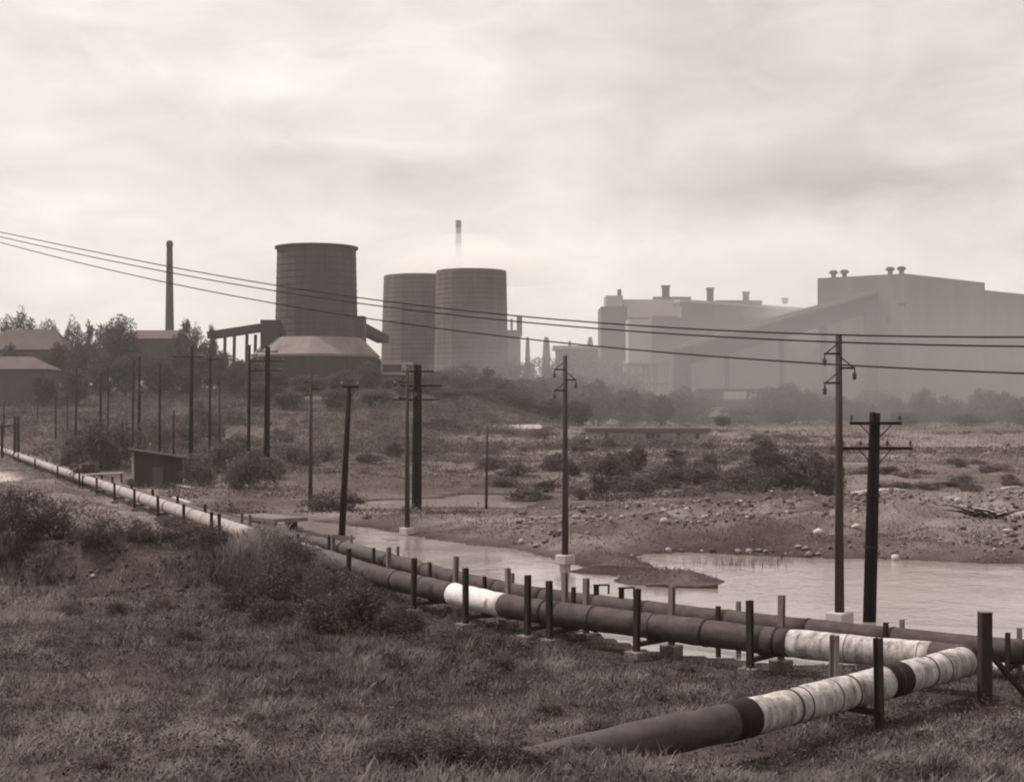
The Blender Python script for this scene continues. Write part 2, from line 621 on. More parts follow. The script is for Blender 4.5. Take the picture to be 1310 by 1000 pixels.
def build_ground():
    def spread(a, b, n, last):
        # steps growing away from a
        r = 1.0
        for _ in range(200):
            r += 0.002
            if last * (r ** n - 1) / (r - 1) >= abs(b - a):
                break
        k = np.arange(1, n + 1)
        return a + np.sign(b - a) * last * (r ** k - 1) / (r - 1)
    xs = np.concatenate([spread(-42, -1900, 70, 0.6)[::-1], np.arange(-42, 42.01, 0.4), spread(42, 1900, 70, 0.6)])
    ys = np.concatenate([spread(14, -160, 24, 0.7)[::-1], np.arange(14, 128, 0.4), spread(128, 3600, 110, 0.7)])
    X, Y = np.meshgrid(xs, ys)
    H, B = land(X.ravel(), Y.ravel())
    H = H - 0.05
    ny, nx = X.shape
    v = np.stack([X.ravel(), Y.ravel(), H], 1)
    i = (np.arange(ny - 1)[:, None] * nx + np.arange(nx - 1)[None, :]).ravel()
    f = np.stack([i, i + 1, i + nx + 1, i + nx], 1).ravel()
    m, t, b = new_mat('ground')
    a = N(t, 'ShaderNodeAttribute', attribute_name='tone').outputs['Fac']
    n1 = pos_noise(t, 0.5, 8, 0.65)
    n2 = pos_noise(t, 5.0, 5, 0.7)
    v_ = math_node(t, 'ADD', a, math_node(t, 'ADD', math_node(t, 'MULTIPLY', math_node(t, 'SUBTRACT', n1, 0.5), 0.7),
                                          math_node(t, 'MULTIPLY', math_node(t, 'SUBTRACT', n2, 0.5), 0.45)))
    c = ramp(t, v_, [(0.0, sep(0.028)), (0.3, sep(0.065)), (0.65, sep(0.165)), (1.0, sep(0.33))])
    t.links.new(c, b.inputs['Base Color'])
    b.inputs['Roughness'].default_value = 0.95
    b.inputs['Specular IOR Level'].default_value = 0.1
    bp = N(t, 'ShaderNodeBump')
    bp.inputs['Strength'].default_value = 0.6
    bp.inputs['Distance'].default_value = 0.12
    t.links.new(n2, bp.inputs['Height'])
    t.links.new(bp.outputs[0], b.inputs['Normal'])
    me = np_mesh('ground', v, f, 4, B, m, True)
    tag(obj('ground', me), kind='structure')


build_ground()


def build_water():
    m, t, b = new_mat('pond water')
    b.inputs['Base Color'].default_value = sep(0.19)
    b.inputs['Roughness'].default_value = 0.10
    b.inputs['IOR'].default_value = 1.333
    b.inputs['Specular IOR Level'].default_value = 0.5
    n1 = pos_noise(t, 2.6, 3, 0.55, (1, 0.7, 1))
    n2 = pos_noise(t, 0.25, 3, 0.6)
    h = math_node(t, 'MULTIPLY', n1, ramp(t, n2, [(0.35, (0.15, 0.15, 0.15)), (0.65, (1, 1, 1))]))
    bp = N(t, 'ShaderNodeBump')
    bp.inputs['Strength'].default_value = 0.8
    bp.inputs['Distance'].default_value = 0.05
    t.links.new(h, bp.inputs['Height'])
    t.links.new(bp.outputs[0], b.inputs['Normal'])
    for name, (x0, x1, y0, y1) in {'pond_water': (-22, 70, 36, 103), 'far_pond_water': (-20, 9, 103.5, 132)}.items():
        o = MB().poly([(x0, y0, 0), (x1, y0, 0), (x1, y1, 0), (x0, y1, 0)]).build(name, m)
        tag(o, kind='structure')


build_water()

# ------------------------------------------------------------------ pipes
R1, R2 = 0.375, 0.32


def smooth_path(pts, step=0.35):
    pts = [Vector(p) for p in pts]
    out = []
    for i in range(len(pts) - 1):
        p0, p1, p2, p3 = pts[max(i - 1, 0)], pts[i], pts[i + 1], pts[min(i + 2, len(pts) - 1)]
        n = max(2, int((p2 - p1).length / step))
        for k in range(n):
            u = k / n
            # centripetal enough for these gentle bends
            m1 = (p2 - p0) * 0.5 * min(1, (p2 - p1).length / max((p2 - p0).length * 0.5, 1e-6))
            m2 = (p3 - p1) * 0.5 * min(1, (p2 - p1).length / max((p3 - p1).length * 0.5, 1e-6))
            out.append((2 * u ** 3 - 3 * u ** 2 + 1) * p1 + (u ** 3 - 2 * u ** 2 + u) * m1 + (-2 * u ** 3 + 3 * u ** 2) * p2 + (u ** 3 - u ** 2) * m2)
    out.append(pts[-1])
    return out


def px_of(p):
    return CX + F * p[0] / p[1]


FRONT = [(-2.6, 26.7, 0.0), (0.05, 27.7, 0.46), (2.2, 28.4, 0.82), (4.3, 29.4, 1.02), (7.6, 32.8, 1.02), (10.75, 36.1, 1.02),
         (11.05, 36.45, 1.02), (11.05, 36.75, 1.02), (10.7, 37.05, 1.02),
         (7.1, 39.6, 1.02), (4.3, 42.2, 1.02), (1.05, 45.4, 1.02), (-0.45, 47.2, 1.02), (-2.5, 50.8, 1.02), (-5.0, 55.3, 1.02), (-7.6, 61.4, 1.02),
         (-14.6, 77.4, 1.02), (-23.6, 98.5, 1.02), (-37.6, 131, 1.05), (-56, 174, 1.15), (-76, 221, 1.3), (-90, 254, 1.5)]
REAR = [(30, 28.5, 0.95), (21, 33.0, 0.98), (12.9, 38.2, 1.0), (9.5, 40.9, 1.0), (5.6, 44.4, 1.0), (1.05, 49.1, 1.0), (-1.5, 53.2, 1.0), (-4.8, 60.4, 1.0), (-7.3, 66, 1.0),
        (-11.3, 73.2, 0.95), (-18.0, 88.5, 0.9), (-27.2, 110, 0.9), (-37.6, 134, 0.95), (-55.6, 176, 1.05), (-89, 255, 1.5)]
FP, RP = smooth_path(FRONT), smooth_path(REAR, 0.5)


def dents(k, s):
    return 1.0 + 0.022 * math.sin(k * 0.9 + s) + 0.018 * math.sin(k * 2.3 + s * 3) + 0.012 * math.sin(k * 4.1 + s)


def pipe_section(root, path, i0, i1, r, mat, name='pipe_section', seg=20):
    pts = path[i0:i1 + 1]
    c0 = Vector((root.location.x, root.location.y, root.location.z))
    pts = [p - c0 for p in pts]
    rad = [r * dents(i, i0 * 0.3) for i in range(i0, i0 + len(pts))]
    return MB().tube(pts, rad, seg).build(name, mat, root, smooth=True)


def idx_px(path, px, lo=0, hi=None):
    hi = len(path) if hi is None else hi
    return min(range(lo, hi), key=lambda i: abs(px_of(path[i]) - px))


def band(root, path, i, r, w, mat, name='band'):
    a, b = path[i], path[min(i + 1, len(path) - 1)]
    t = (b - a).normalized()
    c0 = Vector(root.location)
    return MB().tube([a - t * w / 2 - c0, a + t * w / 2 - c0], r, 20).build(name, mat, root, smooth=False)


corner = min(range(len(FP)), key=lambda i: (FP[i] - Vector((11.05, 36.6, 1.02))).length)


def build_front_pipe():
    root = empty('heating_pipe', (FP[corner].x, FP[corner].y, 0.0), 0,
                 'thick lagged pipe with white and dark sections bending sharply beside the square steel column', 'pipe')
    n = len(FP)
    a = idx_px(FP, 930, 0, corner)
    b = idx_px(FP, 952, 0, corner)
    c = idx_px(FP, 1126, 0, corner)
    d = idx_px(FP, 1150, 0, corner)
    e = idx_px(FP, 1229, 0, corner)
    f = idx_px(FP, 1196, corner)
    g = idx_px(FP, 1018, corner)
    o = pipe_section(root, FP, 0, a, R1, M['pipe_grey']); o['label'] = 'grey pipe section sinking into the grass'
    o = pipe_section(root, FP, a, b, R1 + 0.02, M['band'], 'dark_collar')
    o = pipe_section(root, FP, b, c, R1, M['pipe_white']); o['label'] = 'stained white pipe section between two black collars'
    pipe_section(root, FP, c, d, R1 + 0.012, M['band'], 'dark_collar')
    pipe_section(root, FP, d, e, R1, M['pipe_white'])
    o = pipe_section(root, FP, e, f, R1 + 0.015, M['pipe_dark'], 'elbow')
    o = pipe_section(root, FP, f, g, R1, M['pipe_white']); o['label'] = 'white lagged section running back from the elbow'
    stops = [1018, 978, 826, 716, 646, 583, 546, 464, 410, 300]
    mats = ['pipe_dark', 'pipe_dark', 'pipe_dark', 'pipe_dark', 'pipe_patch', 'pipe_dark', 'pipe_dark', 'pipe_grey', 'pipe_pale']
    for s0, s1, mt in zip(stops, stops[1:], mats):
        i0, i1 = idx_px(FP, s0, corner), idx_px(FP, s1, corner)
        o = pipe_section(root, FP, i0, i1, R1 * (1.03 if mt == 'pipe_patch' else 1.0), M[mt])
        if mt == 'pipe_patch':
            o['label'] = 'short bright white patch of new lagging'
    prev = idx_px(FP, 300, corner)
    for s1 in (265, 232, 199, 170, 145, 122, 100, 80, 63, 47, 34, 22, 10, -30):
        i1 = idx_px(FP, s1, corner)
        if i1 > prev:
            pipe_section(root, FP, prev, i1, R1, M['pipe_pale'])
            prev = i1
    # joints and clamps
    for p in (1000, 904, 760, 700, 600, 507):
        band(root, FP, idx_px(FP, p, corner), R1 * 1.05, 0.07, M['band'], 'clamp')
    for p in (1180, 1205, 1060, 1010):
        band(root, FP, idx_px(FP, p, 0, corner), R1 * 1.025, 0.05, M['pipe_grey'], 'clamp')
    acc = 0.0
    for i in range(idx_px(FP, 955, 0, corner), idx_px(FP, 800, corner)):
        acc += (FP[i + 1] - FP[i]).length
        if acc > 1.9 and not (e <= i <= f):
            acc = rnd.uniform(-0.4, 0.7)
            band(root, FP, i, R1 * 1.03, 0.022, M['pipe_grey'], 'wire_tie')
    for p in (282, 248, 215, 184, 157, 134, 111, 90, 71, 55, 40, 28, 16):
        band(root, FP, idx_px(FP, p, corner), R1 * 1.06, 0.10, M['pipe_dark'], 'clamp')


def build_rear_pipe():
    root = empty('heating_pipe', (5.6, 44.4, 0.0), 0, 'thinner dark pipe running along the water behind the thick pipe', 'pipe')
    prev = 0
    cuts = [1500, 1310, 1147, 1040, 930, 835, 760, 690, 640, 590, 545, 500, 440, 395, 340, 300, 262, 225, 180, 140, 100, 60, 20, -40]
    for k, s in enumerate(cuts):
        i1 = idx_px(RP, s)
        if i1 > prev + 1:
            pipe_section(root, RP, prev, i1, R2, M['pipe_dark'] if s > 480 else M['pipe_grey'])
            if k < 14:
                band(root, RP, i1, R2 * 1.05, 0.07, M['band'], 'clamp')
            prev = i1
    # drain valves on top of the pipe
    for p in (757, 787):
        i = idx_px(RP, p)
        c = RP[i] - Vector(root.location) + Vector((0, 0, R2))
        v = MB().tube([c - Vector((0, 0, 0.05)), c + Vector((0, 0, 0.28))], 0.09, 8).build('valve', M['iron'], root)
        MB().bar(c + Vector((-0.1, 0, 0.30)), c + Vector((0.42, 0.1, 0.30)), 0.05, 0.05).bar(c + Vector((0.40, 0.1, 0.30)), c + Vector((0.40, 0.1, 0.02)), 0.06, 0.06).build('lever', M['iron'], v)


build_front_pipe()
build_rear_pipe()


def i_beam(h, w=0.18, dpt=0.18, t=0.028):
    mb = MB()
    mb.box((0, -dpt / 2 + t / 2, h / 2), (w, t, h))
    mb.box((0, dpt / 2 - t / 2, h / 2), (w, t, h))
    mb.box((0, 0, h / 2), (t, dpt - 2 * t, h))
    return mb


beam_cache = {}


def beam_mesh(h, w):
    k = (round(h, 2), w)
    if k not in beam_cache:
        beam_cache[k] = i_beam(h, w, w).mesh('post')
    return beam_cache[k]


def support(path, i, top, off, w, label, group, r, mat='steel', mat_back=None, foot=True, dtop=0.0):
    p = path[i]
    t = (path[min(i + 1, len(path) - 1)] - path[max(i - 1, 0)])
    t.z = 0
    t.normalize()
    nrm = Vector((-t.y, t.x, 0))
    if nrm.y > 0:
        nrm = -nrm                      # towards the camera side
    gz = min(hgt(p.x + nrm.x * off, p.y + nrm.y * off), hgt(p.x - nrm.x * off, p.y - nrm.y * off))
    gz = max(gz, -0.6)
    root = empty('pipe_support', (p.x, p.y, gz), math.atan2(t.y, t.x), label, 'pipe support', group)
    side = 1 if nrm.dot(Vector((-t.y, t.x, 0))) > 0 else -1
    base = 0.38 - gz if foot else 0.0
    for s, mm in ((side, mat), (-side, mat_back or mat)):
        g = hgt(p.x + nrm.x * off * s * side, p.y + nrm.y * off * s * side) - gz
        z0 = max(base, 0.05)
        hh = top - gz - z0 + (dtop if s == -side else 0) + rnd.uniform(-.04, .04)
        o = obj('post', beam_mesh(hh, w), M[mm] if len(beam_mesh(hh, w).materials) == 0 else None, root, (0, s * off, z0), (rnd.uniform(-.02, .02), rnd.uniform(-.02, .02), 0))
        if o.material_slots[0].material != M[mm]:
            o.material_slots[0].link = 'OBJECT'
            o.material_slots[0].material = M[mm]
        if foot:
            MB().box((0, s * off, (z0 + 0.02 - 0.5) / 2 + 0.0), (0.5, 0.5, z0 + 0.02 + 0.5)).build('footing', M['footing'], root, bevel=0.02)
    zb = p.z - r - 0.06 - gz
    MB().box((0, 0, zb), (0.14, 2 * off, 0.12)).build('cross_beam', M['steel'], root)
    MB().box((0, 0, zb + 0.09), (0.3, 0.34, 0.07)).build('saddle', M['iron'], root)
    return root


ORD = ['first', 'second', 'third', 'fourth', 'fifth', 'sixth', 'seventh', 'eighth', 'ninth', 'tenth', 'eleventh', 'twelfth', 'thirteenth', 'fourteenth', 'fifteenth', 'sixteenth', 'seventeenth', 'eighteenth', 'nineteenth', 'twentieth']


def build_supports():
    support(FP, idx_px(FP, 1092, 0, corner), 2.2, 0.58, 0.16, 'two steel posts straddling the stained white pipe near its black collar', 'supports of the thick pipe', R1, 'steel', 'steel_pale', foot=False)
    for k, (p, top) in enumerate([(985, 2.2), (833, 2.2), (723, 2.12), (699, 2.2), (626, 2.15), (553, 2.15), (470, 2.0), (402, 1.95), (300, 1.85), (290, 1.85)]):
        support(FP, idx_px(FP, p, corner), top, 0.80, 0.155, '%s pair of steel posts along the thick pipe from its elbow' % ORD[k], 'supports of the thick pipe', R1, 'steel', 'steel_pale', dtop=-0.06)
    for k, p in enumerate((249, 215, 184, 157, 134, 111, 82, 52, 30)):
        support(FP, idx_px(FP, p, corner), 1.72, 0.62, 0.16, '%s low steel support under the pale pipe counting away from the reedy mound' % ORD[k], 'low supports of the pale pipe', R1, 'steel')
    for k, p in enumerate((1290, 1147, 930, 752, 640, 570, 494, 434)):
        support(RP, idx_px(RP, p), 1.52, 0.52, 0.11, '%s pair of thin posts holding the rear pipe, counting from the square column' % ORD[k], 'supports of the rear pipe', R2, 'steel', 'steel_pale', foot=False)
    # square column at the bend with its raking strut
    x, y = (1260 - CX) / F * 35.6, 35.6
    gz = hgt(x, y)
    root = empty('steel_column', (x, y, gz), 0.12, 'stout square steel column with raking strut standing at the pipe bend', 'column')
    top = CAMZ - (783 - HY) / F * y
    MB().box((0, 0, (top - gz) / 2 - 0.1), (0.27, 0.27, top - gz + 0.2)).build('column', M['steel'], root, bevel=0.012)
    MB().box((0, 0, top - gz + 0.012), (0.29, 0.29, 0.02)).build('cap_plate', M['steel_pale'], root)
    MB().bar((0.12, 0.05, 1.18), (1.35, 0.5, -0.05), 0.11, 0.11).build('strut', M['steel'], root)
    MB().box((0.15, 0.05, 1.2), (0.1, 0.14, 0.2)).build('gusset', M['iron'], root)


build_supports()

# ------------------------------------------------------------------ poles
def insulator(mb, c, up=1, s=1.0):
    prof = [(0.0, 0), (0.035, 0.0), (0.035, 0.05), (0.075, 0.06), (0.08, 0.10), (0.04, 0.13), (0.065, 0.15), (0.065, 0.20), (0.02, 0.24), (0.0, 0.245)]
    mb.lathe(c, [(r * s, up * z * s) for r, z in prof], 8)


def bracket_pole(px, ybase, ytop, d, label, zb, side_scale=1.0, block=True, lean=0.0):
    x = (px - CX) / F * d
    gz = zb
    top = CAMZ + (HY - ytop) / F * d
    h = top - gz
    root = empty('utility_pole', (x, d, gz), 0, label, 'utility pole', 'poles with three bracket arms along the pond')
    MB().tube([(0, 0, 0), (lean * h * 0.5, 0, h * 0.5), (lean * h, 0, h)], [0.155, 0.125, 0.10], 10).build('shaft', M['grey_pole'], root, smooth=True)
    for k, (s, dz) in enumerate(((-1, 0.62), (1, 1.08), (-1, 1.56))):
        z = h - dz
        xx = lean * z
        a = MB().bar((xx, -0.13, z), (xx + s * 0.50, -0.13, z), 0.06, 0.06).build('bracket_arm', M['iron'], root)
        MB().bar((xx + s * 0.06, -0.13, z + 0.33), (xx + s * 0.42, -0.13, z + 0.03), 0.035, 0.035).build('stay', M['iron'], a)
        mb = MB().tube([(xx + s * 0.48, -0.13, z), (xx + s * 0.48, -0.13, z - 0.16)], 0.02, 6)
        insulator(mb, (xx + s * 0.48, -0.13, z - 0.12), -1, 1.1)
        mb.build('insulator', M['porcelain'], a)
    if block:
        MB().box((0, 0, -0.15), (0.66, 0.66, 0.42), 0.75).build('footing', M['concrete'], root, bevel=0.03)
        MB().box((0, 0, -0.75), (0.34, 0.34, 0.8), 0.75).build('pedestal', M['concrete'], root)
    return root


def build_poles():
    bracket_pole(1074, 785, 428, 47.9, 'tall bracket pole on concrete block next to the dark double pole in the pond', CAMZ - (785 - HY) / F * 47.9, lean=-0.003)
    bracket_pole(723, 712, 455, 66.5, 'bracket pole on a pale concrete block at the tip of the grassy spit', CAMZ - (711 - HY) / F * 66.5)
    bracket_pole(521, 675, 475, 85.5, 'bracket pole on a concrete block in front of the thick dark double pole', CAMZ - (676 - HY) / F * 85.5)
    bracket_pole(397, 642, 478, 105.5, 'bracket pole on the bare bank beyond the channel left of the leaning pole', hgt((397 - CX) / F * 105.5, 105.5) + 0.15, lean=0.006)

    def double_pole(px, d, ytop, zb, label, arms, lean=0.0, w=0.17, name='utility_pole', grp=None):
        x = (px - CX) / F * d
        top = CAMZ + (HY - ytop) / F * d
        h = top - zb
        root = empty(name, (x, d, zb), 0, label, 'utility pole', grp)
        for s in (-1, 1):
            MB().tube([(s * w * 0.62, 0, 0), (s * w * 0.62 + lean * h * 0.5, 0, h * 0.5), (s * w * 0.5 + lean * h, 0, h - (0.03 if s > 0 else 0))],
                      [w * 0.75, w * 0.68, w * 0.6], 10).build('shaft', M['timber'], root, smooth=True)
        for f_ in (0.38, 0.62):
            MB().tube([(lean * h * f_, 0, h * f_ - 0.05), (lean * h * f_, 0, h * f_ + 0.05)], w * 1.45, 12).build('strap', M['iron'], root)
        for (dz, l, r, pins, brace) in arms:
            z = h - dz
            xx = lean * z
            a = MB().bar((xx - l, -w * 0.95, z), (xx + r, -w * 0.95, z), 0.09, 0.10).build('crossarm', M['timber'], root)
            for q in pins:
                mb = MB().tube([(xx + q, -w * 0.95, z), (xx + q, -w * 0.95, z + 0.14)], 0.015, 6)
                insulator(mb, (xx + q, -w * 0.95, z + 0.08), 1, 0.8)
                mb.build('insulator', M['porcelain'], a)
            if brace:
                for s in (-1, 1):
                    MB().bar((xx + s * 0.55, -w * 0.95, z - 0.03), (xx + s * 0.1, -w * 0.95, z - brace), 0.03, 0.03).build('stay', M['iron'], a)
        return root
    double_pole(1112, 50.5, 527, -0.3, 'thick dark double pole with two crossarms standing in the pond', [
        (0.38, 0.87, 0.87, (-0.82, 0.82), 0.5), (1.23, 1.18, 1.26, (-1.1, -0.5, 0.42, 1.2), 0.55)], lean=0.026, w=0.165)
    double_pole(533, 101, 466, hgt((533 - CX) / F * 101, 101) - 0.1, 'thick dark double pole with three crossarms on the bank between the ponds', [
        (0.5, 1.0, 1.1, (-0.95, -0.7, 0.75, 1.0), 0), (1.45, 1.6, 1.65, (-1.5, -1.2, 0.55, 0.9, 1.3, 1.55), 0.6), (2.4, 1.65, 1.5, (), 0)], lean=0.006, w=0.25)
    double_pole(341, 140, 443, hgt((341 - CX) / F * 140, 140) - 0.1, 'double pole with three wide crossarms rising from the bushes below the near cooling tower', [
        (0.5, 1.0, 1.0, (-0.9, 0.9), 0), (1.4, 1.7, 1.6, (-1.5, -0.9, 0.9, 1.5), 0.7), (2.3, 1.6, 1.5, (), 0)], lean=0.01, w=0.21)

    def single(px, d, ytop, label, arms=(), r=0.13, lean=0.0, zb=None, cat='utility pole', grp='bare timber poles on the waste ground', mat='timber'):
        x = (px - CX) / F * d
        zb = hgt(x, d) - 0.15 if zb is None else zb
        h = CAMZ + (HY - ytop) / F * d - zb
        root = empty('timber_pole', (x, d, zb), 0, label, cat, grp)
        MB().tube([(0, 0, 0), (lean * h * .5, 0, h * .5), (lean * h, 0, h)], [r * 1.15, r, r * 0.8], 8).build('shaft', M[mat], root, smooth=True)
        for (dz, l, rr) in arms:
            z = h - dz
            a = MB().bar((lean * z - l, -r, z), (lean * z + rr, -r, z), 0.08, 0.10).build('crossarm', M['timber'], root)
            for q in (-l * 0.9, rr * 0.9):
                mb = MB()
                insulator(mb, (lean * z + q, -r, z + 0.05), 1, 0.9)
                mb.build('insulator', M['porcelain'], a)
        return root
    single(437, 84, 494, 'leaning dark pole topped by a short crosspiece, on a tiny islet', [(0.04, 0.42, 0.55)], 0.17, 0.05, zb=-0.2, grp=None)
    single(318, 142, 441, 'slender pole close beside the double pole with three wide crossarms', [(1.0, 0.1, 0.8)], 0.15, 0.008)
    single(622, 106, 545, 'short thin grey pole on the shore of the far pond', (), 0.09, 0.012, mat='grey_pole')
    spec = [(268, 170, 455, 'pole with a stub arm left of the slender pole near the works', [(0.4, 0.5, 1.2)], .14),
            (244, 150, 444, 'stout pole with one wide crossarm behind the dark bush', [(1.0, 1.8, 1.2)], .2),
            (222, 135, 525, 'short thin pole sticking out of the bushes behind the brick hut', (), .09),
            (204, 190, 465, 'pole standing between the wide crossarm pole and the twin poles', (), .16),
            (178, 180, 456, 'taller of the twin poles behind the brick hut', (), .2),
            (170, 205, 460, 'slimmer of the twin poles behind the brick hut', (), .15),
            (138, 232, 470, 'pale slim pole beside the thick dark pole below the round tree', (), .14),
            (129, 240, 478, 'thick dark pole below the round tree on the hill', (), .24),
            (97, 222, 470, 'pole with a bent stub, rising below the hillside house', [(1.3, 0.1, 1.2)], .17),
            (86, 245, 510, 'shorter of two slim poles beyond the pale pipe', (), .13),
            (71, 236, 505, 'taller of two slim poles beyond the pale pipe', (), .14),
            (48, 262, 515, 'thin far pole near the hillside houses', (), .1),
            (281, 210, 478, 'faint thin pole under the conveyor bridge', (), .1),
            (5, 250, 512, 'thin far pole beyond the dark timber gantry', (), .12)]
    for px, d, yt, lab, arms, r in spec:
        single(px, d, yt, lab, arms, r, rnd.uniform(-.006, .012))
    # dark gantry straddling the pipe at the far left
    d = 196
    x = (21 - CX) / F * d
    gz = hgt(x, d)
    root = empty('timber_gantry', (x, d, gz), 0, 'dark timber gantry straddling the far end of the pale pipe', 'gantry')
    top = CAMZ + (HY - 530) / F * d - gz
    for xx in (-0.2, 0.25, -1.9):
        MB().tube([(xx, 0, -0.3), (xx, 0, top * (0.97 if xx != -1.9 else 0.8))], 0.2, 8).build('post', M['timber'], root, smooth=True)
    MB().bar((-3.4, -0.2, top * 0.70), (0.5, -0.2, top * 0.78), 0.14, 0.2).build('beam', M['timber'], root)


build_poles()


def build_wires():
    def run(pts, label, r):
        ts, zs = [], []
        for (px, py) in pts:
            a = (px - CX) / F
            t = (a * 60 + 20.7) / (29.7 + 34 * a)
            d = 60 - 34 * t
            ts.append(t)
            zs.append(CAMZ + (HY - py) / F * d)
        k = np.polyfit(ts, zs, 3)
        path = [(-20.7 + 29.7 * t, 60 - 34 * t, float(np.polyval(k, t))) for t in np.linspace(-0.45, 1.45, 70)]
        o = MB().tube(path, r, 6).build('overhead_wire', M['wire'], smooth=True)
        tag(o, label, 'wire', 'overhead wires crossing the sky')
    run([(0, 297), (215, 340), (470, 384), (655, 403), (860, 418), (1070, 428), (1310, 432)], 'topmost of three overhead wires crossing the sky', 0.0165)
    run([(0, 303), (215, 348), (470, 390), (655, 410), (860, 427), (1070, 438), (1310, 443)], 'middle of three overhead wires, close below the topmost', 0.0165)
    run([(0, 310), (215, 362), (470, 407), (655, 431), (860, 452), (1070, 467), (1310, 477)], 'lowest of three overhead wires, hanging apart from the upper two', 0.0165)


build_wires()

# ------------------------------------------------------------------ the works
def bx(name, px0, px1, ytop, d, depth, mat, parent, z0=None, rx=0.0, ybot=None):
    """box whose near face spans px0..px1 at depth d, from ybot (or z0) up to ytop"""
    x0, x1 = (px0 - CX) / F * d, (px1 - CX) / F * d
    z1 = CAMZ + (HY - ytop) / F * d
    if ybot is not None:
        z0 = CAMZ + (HY - ybot) / F * d
    p = parent.location if parent else Vector((0, 0, 0))
    return MB().box(((x0 + x1) / 2 - p.x, d + depth / 2 - p.y, (z0 + z1) / 2 - p.z), (x1 - x0, depth, z1 - z0)).build(name, mat, parent)


def cooling_tower(px, d, ytop, ybot, rt, rb, seg, label, mat, rim=True, rings=15, skirt=None, a0=0.1):
    s = d / F
    x = (px - CX) * s
    gz = hgt(x, d)
    root = empty('cooling_tower', (x, d, gz), 0, label, 'cooling tower')
    zt = CAMZ + (HY - ytop) * s - gz
    zb = CAMZ + (HY - ybot) * s - gz
    rt, rb = rt * s, rb * s
    for k in range(rings):
        z0 = zb + (zt - zb) * k / rings
        z1 = zb + (zt - zb) * (k + 1) / rings
        r0 = rb + (rt - rb) * k / rings
        r1 = rb + (rt - rb) * (k + 1) / rings
        # bands of boarding with a recessed joint below each
        g = (z1 - z0) * 0.14
        MB().lathe((0, 0, 0), [(r0 - 0.5, z0 + g), (r0 + 0.07, z0 + g), (r1, z1 - 0.003), (r1 - 0.5, z1 - 0.003), (r0 - 0.5, z0 + g)], seg, a0).build('cladding_ring', mat, root)
        MB().lathe((0, 0, 0), [(r0 - 0.05, z0), (r0 - 0.05, z0 + g - 0.004)], seg, a0).build('joint_ring', M['tower_rib'] if mat != M['tower_wood'] else M['tower_joint'], root)
    if rim:
        MB().lathe((0, 0, zt), [(rt - 0.3, -0.5), (rt + 0.55, -0.35), (rt + 0.6, 0.12), (rt - 0.3, 0.12), (rt - 0.3, -0.5)], seg, a0).build('rim', M['tower_rib'], root)
    if skirt == 'cone':
        z2 = CAMZ + (HY - 455) * s - gz
        ra, rb2 = 60 * s, 81 * s
        n = 10
        MB().lathe((0, 0, 0), [(rb * 0.9, zb + 0.25), (ra, zb + 0.2), (rb2 + 0.4, z2), (rb2 + 0.4, z2 - 0.5), (rb2 - 0.5, z2 - 0.5)], n, 0.32).build('base_skirt', M['skirt'], root)
        for k in range(n):
            a1, a2 = 0.32 + 2 * math.pi * k / n, 0.32 + 2 * math.pi * (k + 1) / n
            p, q = (rb2 * math.cos(a1), rb2 * math.sin(a1)), (rb2 * math.cos(a2), rb2 * math.sin(a2))
            w = MB().prism([p, q, (q[0] * .96, q[1] * .96), (p[0] * .96, p[1] * .96)], -3.0, z2 - 0.51).build('basin_wall', M['shed_dark'], root)
            pc = Vector((p[0], p[1], 0))
            MB().box((p[0] * 1.004, p[1] * 1.004, (z2 - 3.6) / 2), (0.9, 0.9, z2 + 2.4), a1).build('buttress', M['plant_dark'], root)
        return root
    sk = skirt or rb * 1.03
    MB().lathe((0, 0, 0), [(sk * 1.0, -1.0), (sk, zb * 0.55), (rb * 1.02, zb - 0.01), (rb - 0.3, zb - 0.01)], seg, a0).build('base_skirt', M['plant_wall'], root)
    return root


